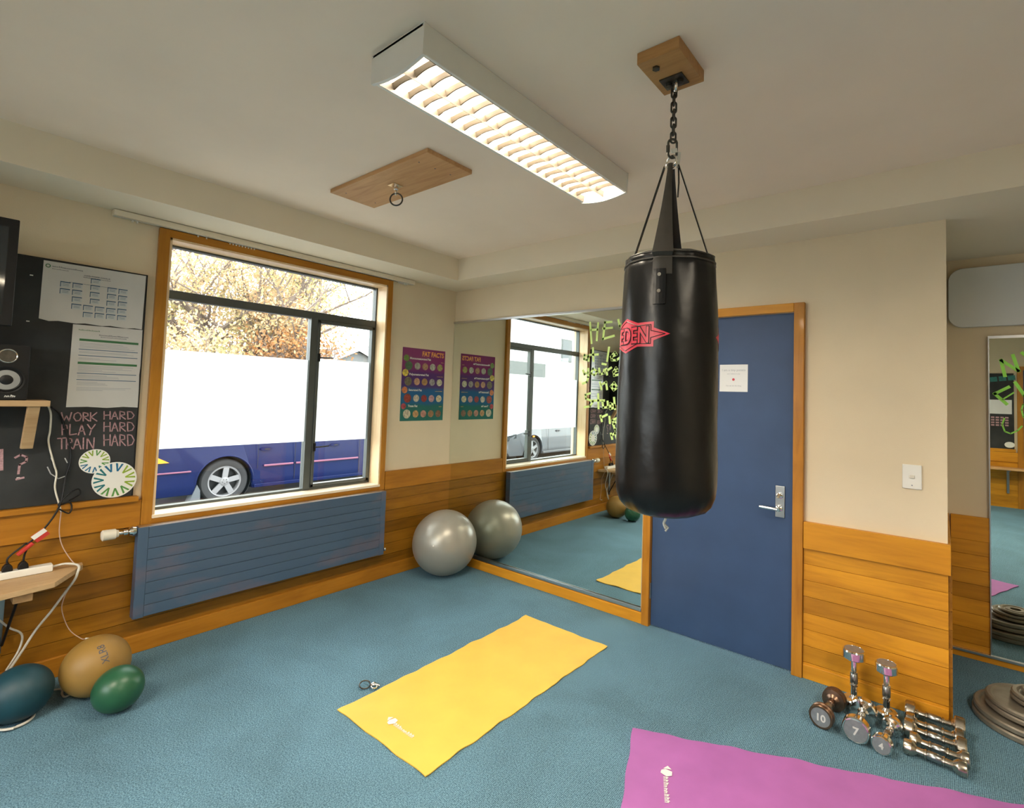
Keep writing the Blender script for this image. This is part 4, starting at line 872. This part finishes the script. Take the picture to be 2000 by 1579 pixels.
# ---------------------------------------------------------------- dumbbells
def dumbbell(label, L, r, h, loc, rz=0, upright=False, num=None, head='chrome', face='face', tilt=0, group='dumbbells by the wall corner', flange=False):
    t = thing('dumbbell', label, 'dumbbell', (0, 0, 0), group)
    for s_ in (-1, 1):
        e = L / 2
        if flange: pr = [(.0, e - h - .012), (.020, e - h - .010), (.62 * r, e - h), (.95 * r, e - h + .004), (r, e - h + .010), (r, e - h + .017), (.90 * r, e - h + .021), (.90 * r, e - h + .024), (r, e - .012), (r, e - .004), (.94 * r, e), (.80 * r, e), (.80 * r, e - .0015), (0, e - .0015)]
        else: pr = [(.0, e - h - .012), (.017, e - h - .012), (.024, e - h - .004), (.90 * r, e - h), (r, e - h + .005), (r, e - .007), (.93 * r, e - .001), (.85 * r, e), (.83 * r, e - .002), (0, e - .002)]
        hd_ = obj('weight_head', G().lathe([(a, s_ * b_) for a, b_ in pr], (0, 0, 0), 'X', 36), head, t, sm=22)
        obj('end_face', G().lathe([(.82 * r, s_ * (e - .0022)), (.82 * r, s_ * (e - .0008)), (0, s_ * (e - .0008))], (0, 0, 0), 'X', 32), face, hd_)
    gr = L - 2 * h
    obj('handle', G().lathe([(.013, -gr / 2), (.014, -gr / 2 + .006), (.014, -.036), (.0185, -.034), (.0185, -.028), (.0145, -.026), (.0145, .026), (.0185, .028), (.0185, .034), (.014, .036), (.014, gr / 2 - .006), (.013, gr / 2)], (0, 0, 0), 'X', 20), head, t, sm=35)
    obj('knurled_grip', G().lathe([(.0145, -.025), (.0168, -.023), (.0178, 0), (.0168, .023), (.0145, .025)], (0, 0, 0), 'X', 24), 'steel', t, sm=50)
    if num: obj('raised_number', text(num, lambda u, v: Vector((-L / 2 + .0008, -u, v - r * .32)), r * .85, (-.0012, 0, 0), 'CENTER', bold=.0012), 'louvre_pale', t)
    t.location = loc; t.rotation_euler = (tilt, -PI / 2 if upright else 0, rz)
    return t
dumbbell('chrome dumbbell standing upright nearest the blue door', .285, .051, .046, (3.226, -.150, .1425), .3, True)
dumbbell('chrome dumbbell standing upright in the middle of the group', .268, .047, .044, (3.362, -.160, .134), .8, True)
dumbbell('bronze-rimmed dumbbell with 10 on its end, lying leftmost', .235, .052, .048, (3.142, -.335, .052), math.radians(83), num='10', head='bronze', flange=True)
dumbbell('fat chrome dumbbell with 7 on its end, lying between two others', .225, .056, .042, (3.275, -.352, .056), math.radians(87), num='7')
dumbbell('small chrome dumbbell with 4 on its end, lying beside the stacked bars', .220, .041, .036, (3.381, -.368, .041), math.radians(82), num='4')
grp = 'chrome dumbbells lying in parallel at the wall corner'
for k, (yy, r_, L_, h_, xx, lab) in enumerate(((-.085, .044, .225, .040, 3.545, 'chrome dumbbell lying closest to the wall in the parallel row'), (-.168, .036, .212, .032, 3.545, 'chrome dumbbell lying second from the wall in the parallel row'),
        (-.246, .040, .222, .036, 3.548, 'chrome dumbbell lying in the middle of the parallel row'), (-.322, .033, .205, .030, 3.562, 'chrome dumbbell lying second from the front of the parallel row'), (-.392, .030, .215, .034, 3.548, 'slim chrome dumbbell lying at the front of the parallel row'))):
    dumbbell(lab, L_, r_, h_, (xx, yy, r_), math.radians(-1 - k * .8), head='chrome_w', face='steel', group=grp)

# ---------------------------------------------------------------- weight plates
z = 0.0
for k, (r_, h_, dx_, dy_, lab) in enumerate(((.228, .030, 0, 0, 'largest grey weight plate at the bottom of the stack on the carpet'), (.226, .028, .004, .004, 'large grey weight plate second from the bottom of the stack'),
        (.186, .026, .008, .008, 'medium grey weight plate third from the bottom of the stack'), (.180, .024, .004, .006, 'medium grey weight plate under the small ones in the stack'),
        (.118, .020, .035, .015, 'small grey weight plate, third from the top of the stack'), (.112, .018, .032, .012, 'small grey weight plate, second from the top of the stack'), (.088, .016, .045, .018, 'smallest grey weight plate on top of the stack'))):
    c = (3.918 + dx_, .245 + dy_, z); t = thing('weight_plate', lab, 'weight plate', c, 'stacked weight plates before the narrow mirror')
    pr = [(.028, 0), (r_ - .008, 0), (r_, .006), (r_, h_ - .006), (r_ - .006, h_), (r_ - .020, h_), (r_ - .028, h_ - .008), (.055, h_ - .008), (.050, h_), (.028, h_), (.028, 0)]
    obj('plate_disc', G().lathe(pr, c, 'Z', 56), 'plate', t, sm=35)
    obj('hub_ring', G().torus((c[0], c[1], c[2] + h_ - .003), .038, .003, (0, 0, 1), 30, 8), 'steel', t, sm=True)
    z += h_ + .0008

# ---------------------------------------------------------------- far wall seen in the narrow mirror
f_ = lambda u, v: Vector((u, YF + .0205, v))
cb2 = thing('chalkboard', 'dark chalkboard on the opposite wall seen in the narrow mirror', 'chalkboard', (3.9, YF, .92))
obj('board', G().box(3.2, 4.455, YF + .001, YF + .018, .90, 2.075), 'blackboard', cb2)
obj('chalk_ledge', G().box(3.2, 4.47, YF + .001, YF + .035, .852, .90), 'cap_x', cb2, bev=.002)
g = G()
for k in range(5): g.obox((4.43 - .105 * k, YF + .019, 2.005 - .012 * k), (1, 0, .1), (0, 1, 0), (-.1, 0, 1), .085, .002, .075)
obj('teal_banner', g, plain('teal_card', (.02, .17, .15), .6, var=.3, vs=30), cb2)
tag(obj('white_notice', G().box(4.0, 4.43, YF + .019, YF + .021, 1.44, 1.66), 'paper'), 'white notice on the opposite chalkboard seen in the narrow mirror', 'notice')
g = G(); rng = random.Random(2)
for r__ in range(4):
    for c__ in range(7): g.box(4.02 + .055 * c__, 4.06 + .055 * c__, YF + .019, YF + .0205, 1.25 + .04 * r__, 1.275 + .04 * r__)
obj('chalk_list', g, 'chalk', cb2)
tag(obj('oval_sticker', G().prism([(4.40 + .06 * math.cos(a), .965 + .045 * math.sin(a)) for a in [2 * PI * k / 28 for k in range(28)]], lambda u, v: Vector((u, YF + .018, v)), (0, .002, 0)), 'white'), 'pale oval sticker low on the opposite chalkboard', 'sticker')
s2 = thing('wall_ledge', 'pale wooden ledge on a metal bracket on the opposite wall', 'shelf', (3.9, YF, .58))
obj('ledge_top', G().box(3.0, 4.56, YF + .036, YF + .28, .590, .622), 'pine', s2, bev=.003)
obj('bracket', G().box(4.36, 4.39, YF + .036, YF + .05, .22, .588).box(4.36, 4.39, YF + .036, YF + .24, .572, .589), 'steel', s2)

# ---------------------------------------------------------------- outside
ZG = -.14
struct('ground', G().box(-60, 60, -50, 50, ZG - .1, ZG), 'asphalt')
struct('path', G().box(-2.3, -.21, -50, 50, ZG, ZG + .05), 'concrete')
def car(label, y_tail, x_side, paint, L=4.65, flip=False, stripe=None, mats=None):
    """car parallel to the wall: its visible side is at x_side, tail at y_tail, nose toward +y (or -y when flip)"""
    t = thing('car', label, 'car', (0, 0, 0)); Wd = 1.72; rw = .305
    yr, yf = .97, .97 + 2.65
    def arch(yc, r): return [(yc - r * math.cos(a), .30 + r * math.sin(a)) for a in [PI * k / 14 - .55 * (1 - k / 7) * 0 for k in range(15)]]
    low = [(0, .30), (0, .20), (.12, .17), (yr - .37, .17)] + [(y, z) for y, z in arch(yr, .355)] + [(yr + .37, .17), (yf - .37, .17)] + arch(yf, .355) + [(yf + .37, .17), (L - .10, .18), (L, .26), (L, .45), (L - .05, .60), (L - .35, .70), (L - 1.25, .84), (L - 1.55, .90), (1.15, .93), (.30, .93), (.04, .86), (-.02, .60)]
    sx = lambda z: 0 if z < .62 else (z - .62) * .18
    g = G()
    for inset, x0_, x1_ in ((0, 0, 1),):
        A = [g.b.verts.new((-sx(z) - (.03 if z < .24 else 0), y, z)) for y, z in low]; B = [g.b.verts.new((-Wd + sx(z) + (.03 if z < .24 else 0), y, z)) for y, z in low]
        g.b.faces.new(A); g.b.faces.new(B[::-1]); n_ = len(low)
        for i in range(n_): g.b.faces.new((A[i], A[(i + 1) % n_], B[(i + 1) % n_], B[i]))
    bmesh.ops.triangulate(g.b, faces=[f for f in g.b.faces if len(f.verts) > 4])
    body = obj('car_body', g, paint, t, bev=.018, seg=3)
    cab = [(.55, .90), (1.05, 1.30), (1.35, 1.385), (2.35, 1.40), (2.70, 1.34), (3.42, .90)]
    g = G(); A = [g.b.verts.new((-.06 - (z - .9) * .38, y, z)) for y, z in cab]; B = [g.b.verts.new((-Wd + .06 + (z - .9) * .38, y, z)) for y, z in cab]
    g.b.faces.new(A); g.b.faces.new(B[::-1])
    for i in range(len(cab)): g.b.faces.new((A[i], A[(i + 1) % len(cab)], B[(i + 1) % len(cab)], B[i]))
    cbn = obj('cabin', g, paint, t, bev=.03, seg=3)
    for ws in ([(.80, .95), (1.15, 1.27), (1.90, 1.33), (1.90, .95)], [(1.97, .95), (1.97, 1.33), (2.60, 1.28), (3.15, .95)]):
        obj('side_window', G().prism(ws, lambda u, v: Vector((-.054 - (v - .9) * .38, u, v)), (.004, 0, 0)), 'carglass', cbn)
    for yc in (yr, yf):
        for xs in (-.02, -Wd + .24):
            wh = obj('wheel', G().lathe([(.205, -.20), (.28, -.20), (rw, -.175), (rw, -.03), (.285, -.004), (.225, .0), (.205, -.012), (.205, -.20)], (xs, yc, rw), 'X', 48), 'tyre', t, sm=40)
            obj('brake_disc', G().lathe([(.19, -.13), (.19, -.09), (0, -.09)], (xs, yc, rw), 'X', 32), 'black', wh)
            g = G().lathe([(.214, -.014), (.208, -.002), (.196, -.006), (.190, -.10), (.188, -.10), (.190, -.008), (.214, -.014)], (xs, yc, rw), 'X', 48)
            for k in range(5):
                a = 2 * PI * k / 5 + .3; ca_, sa_ = math.cos(a), math.sin(a); f = lambda u, v: Vector((xs - .030, yc + u * ca_ - v * sa_, rw + u * sa_ + v * ca_))
                g.prism([(.03, -.034), (.195, -.052), (.195, .020), (.03, .034)], f, (.020, 0, 0))
            g.lathe([(.058, -.04), (.058, -.004), (.045, .002), (.0, .002)], (xs, yc, rw), 'X', 20)
            obj('alloy_rim', g, 'rim', wh, sm=35)
            g2 = G()
            for k in range(5):
                a = 2 * PI * k / 5 + .9; g2.lathe([(.008, 0), (.008, .003)], (xs + .0005, yc + .03 * math.cos(a), rw + .03 * math.sin(a)), 'X', 8)
            obj('wheel_nut', g2, 'dark_steel', wh)
        obj('arch_liner', G().lathe([(.352, -.30), (.352, -.06), (.345, -.06), (.345, -.30), (0, -.30)], (-.0, yc, .30), 'X', 30), 'black', t)
        obj('arch_lip', G().tube([(-.002, yc - .362 * math.cos(a), .30 + .362 * math.sin(a)) for a in [PI * k / 24 for k in range(25)]], .011, 6), paint, t, sm=True)
    obj('mud_flap', G().prism([(yr - .34, .30), (yr - .43, .04), (yr - .29, .03), (yr - .30, .22)], lambda u, v: Vector((-.004, u, v)), (-.16, 0, 0)), plain('flap_grey', (.07, .08, .09), .6, var=.05), t)
    g = G()
    for y_ in (1.92, 3.02): g.box(.0005, .003, y_, y_ + .007, .24, .88)
    g.box(.0, .002, 1.38, 1.386, .45, .88)
    for yy_ in (1.40, 3.02): pass
    obj('door_seam', g, 'black', body)
    for y_ in (1.50, 2.58):
        hh = obj('door_handle', G().lathe([(.0, -.004), (.75, .0), (.75, .006), (0, .006)], (-.010, y_, .725), 'X', 20).xf(Matrix.Translation((0, y_, .725)) @ Matrix.Diagonal((1, .11, .036, 1)) @ Matrix.Translation((0, -y_, -.725))), paint, t, sm=50)
        obj('handle_recess', G().lathe([(.0, .0065), (.6, .0065), (.6, .008), (0, .008)], (-.010, y_, .725), 'X', 16).xf(Matrix.Translation((0, y_ + .01, .722)) @ Matrix.Diagonal((1, .07, .018, 1)) @ Matrix.Translation((0, -y_, -.725))), 'black', hh)
    if stripe:
        obj('side_moulding', G().box(-.002, .014, yr + .50, 1.90, .470, .498).box(-.002, .014, 1.94, 3.00, .470, .498), stripe, t, bev=.005)
        obj('bumper_stripe', G().box(-.002, .010, 0.0, yr - .42, .475, .495), stripe, t, bev=.004)
    obj('sill', G().box(-.02, .006, yr + .38, yf - .40, .175, .225), paint, t, bev=.006)
    obj('tail_lamp', G().prism([(-.03, .70), (.13, .705), (.05, .76), (-.03, .78)], lambda u, v: Vector((.002, u, v)), (-.10, 0, 0)), 'redtag', t)
    obj('tail_indicator', G().prism([(-.03, .615), (.30, .62), (.17, .695), (-.03, .70)], lambda u, v: Vector((.005, u, v)), (-.08, 0, 0)), 'amber', t)
    obj('side_indicator', G().box(-.01, .004, L - .98, L - .90, .60, .635), 'amber', t, bev=.003)
    obj('headlamp', G().prism([(L - .30, .60), (L + .01, .56), (L + .01, .66), (L - .30, .70)], lambda u, v: Vector((-.01, u, v)), (-.38, 0, 0)), 'carglass', t)
    obj('number_plate', G().box(-1.05, -.66, L, L + .012, .36, .47), plain('plate_amber', (.75, .45, .05), .4, var=0), t)
    if flip: t.rotation_euler = (0, 0, PI); t.location = (x_side - Wd, y_tail, ZG)
    else: t.location = (x_side, y_tail, ZG)
    return t
car('dark blue saloon car parked close outside the window', -1.245, -4.30, 'carbody', stripe='pinkstripe')
car('charcoal car parked behind the blue one, seen in the wall mirror', -10.25, -4.40, 'cargrey', L=4.55)
car('pale blue car parked further along, seen in the wall mirror', -16.1, -5.6, 'carpale', L=4.4)

def tree(label, name, base, trunk_h, crown, leafm, nleaf, seed, leaf=.075, dense=1.0, twig=3):
    rng = random.Random(seed); t = thing(name, label, 'tree', base); g = G(); tips = []
    def grow(p, d, L, r, lv):
        pts = [p]; rs = [r]; q = p.copy()
        for k in range(3):
            d = (d + Vector((rng.uniform(-.22, .22), rng.uniform(-.22, .22), rng.uniform(-.05, .15)))).normalized(); q = q + d * L / 3; pts.append(q.copy()); rs.append(r * (1 - .2 * (k + 1)))
        g.tube(pts, rs, 6 if lv < 2 else 4, cap=False); tips.extend(pts[1:] if lv > 1 else [])
        if lv < twig:
            for k in range(4 if lv < 2 else 3):
                a = rng.uniform(0, 6.28); sp = rng.uniform(.5, 1.0); nd = (d * .7 + Vector((math.cos(a) * sp, math.sin(a) * sp, rng.uniform(.0, .5)))).normalized()
                grow(pts[rng.choice((1, 2, 3))].copy(), nd, L * rng.uniform(.6, .8), r * .55, lv + 1)
    base = Vector(base); g.tube([base, base + Vector((.05, .05, trunk_h))], [.22 * crown / 3, .16 * crown / 3], 10)
    for k in range(6):
        a = k * 1.05 + rng.uniform(-.3, .3); grow(base + Vector((.05, .05, trunk_h * .95)), Vector((math.cos(a) * .8, math.sin(a) * .8, rng.uniform(.35, 1.1))).normalized(), crown * .52, .085 * crown / 3, 0)
    obj('branches', g, 'bark', t)
    me = bpy.data.meshes.new('leaves'); vs = []; fs = []
    for k in range(nleaf):
        c = rng.choice(tips) + Vector((rng.gauss(0, .28), rng.gauss(0, .28), rng.gauss(0, .24))) * dense
        u = Vector((rng.uniform(-1, 1), rng.uniform(-1, 1), rng.uniform(-1, 1))).normalized(); w_ = u.orthogonal().normalized(); s_ = leaf * rng.uniform(.5, 1.1); i = len(vs)
        vs += [tuple(c - u * s_ - base), tuple(c + w_ * s_ * .5 - base), tuple(c + u * s_ - base), tuple(c - w_ * s_ * .5 - base)]; fs.append((i, i + 1, i + 2, i + 3))
    me.from_pydata(vs, [], fs); o = bpy.data.objects.new('leaves', me); COL.objects.link(o); o.parent = t; me.materials.append(M[leafm]); o['kind'] = 'stuff'
    return t
tree('tall autumn tree with pale gold leaves filling the upper window', 'autumn_tree', (-10.8, 2.2, ZG), 1.5, 4.8, 'leaf1', 26000, 11, .052)
tree('yellow green tree low behind the left side of the window', 'garden_tree', (-8.2, -.1, ZG), 1.0, 1.9, 'leaf1', 8000, 5, .05)
tree('thin tree with orange leaves and bare twigs near the gable roof', 'garden_tree', (-8.6, 2.55, ZG), 1.65, 1.45, 'leaf2', 2600, 23, .055, 1.0)
hs = thing('house', 'grey roofed house with a white gable seen beyond the trees', 'house', (-25, 14.3, ZG))
hy, hz = 14.3, 4.12
obj('house_wall', G().prism([(hy - 2.6, ZG), (hy + 2.6, ZG), (hy + 2.6, 2.9), (hy, hz - .25), (hy - 2.6, 2.9)], lambda u, v: Vector((-27, u, v)), (2.0, 0, 0)), 'bldgband', hs)
g = G().prism([(hy, hz), (hy + 3, 2.75), (hy + 3, 2.60), (hy, hz - .16), (hy - 3, 2.60), (hy - 3, 2.75)], lambda u, v: Vector((-33, u, v)), (8.2, 0, 0))
g.prism([(-24.3, 2.85), (-24.3, 2.70), (-27, 3.75), (-29.7, 2.70), (-29.7, 2.85), (-27, 3.95)], lambda u, v: Vector((u, hy - 5.2, v)), (0, 5.0, 0))
obj('roof', g, 'roof', hs)
obj('barge_board', G().prism([(hy, hz + .04), (hy + 3.05, 2.75), (hy + 3.05, 2.52), (hy, hz - .24), (hy - 3.05, 2.52), (hy - 3.05, 2.75)], lambda u, v: Vector((-24.8, u, v)), (.08, 0, 0)), 'white', hs)
wb = thing('building', 'large plain white rendered building seen in the wall mirror', 'building', (-14, -18, ZG))
obj('wall', G().box(-22, -14, -30.0, -13.0, ZG, 9.0), 'render', wb)
wn_ = obj('window', G().box(-14.0, -13.95, -21.75, -20.7, 3.50, 4.85), 'bldgband', wb)
obj('pane', G().box(-13.95, -13.94, -21.68, -20.77, 3.58, 4.78), 'carglass', wn_)
obj('grey_band', G().box(-14.0, -13.93, -19.2, -13.0, 2.50, 3.25), 'bldgband', wb)
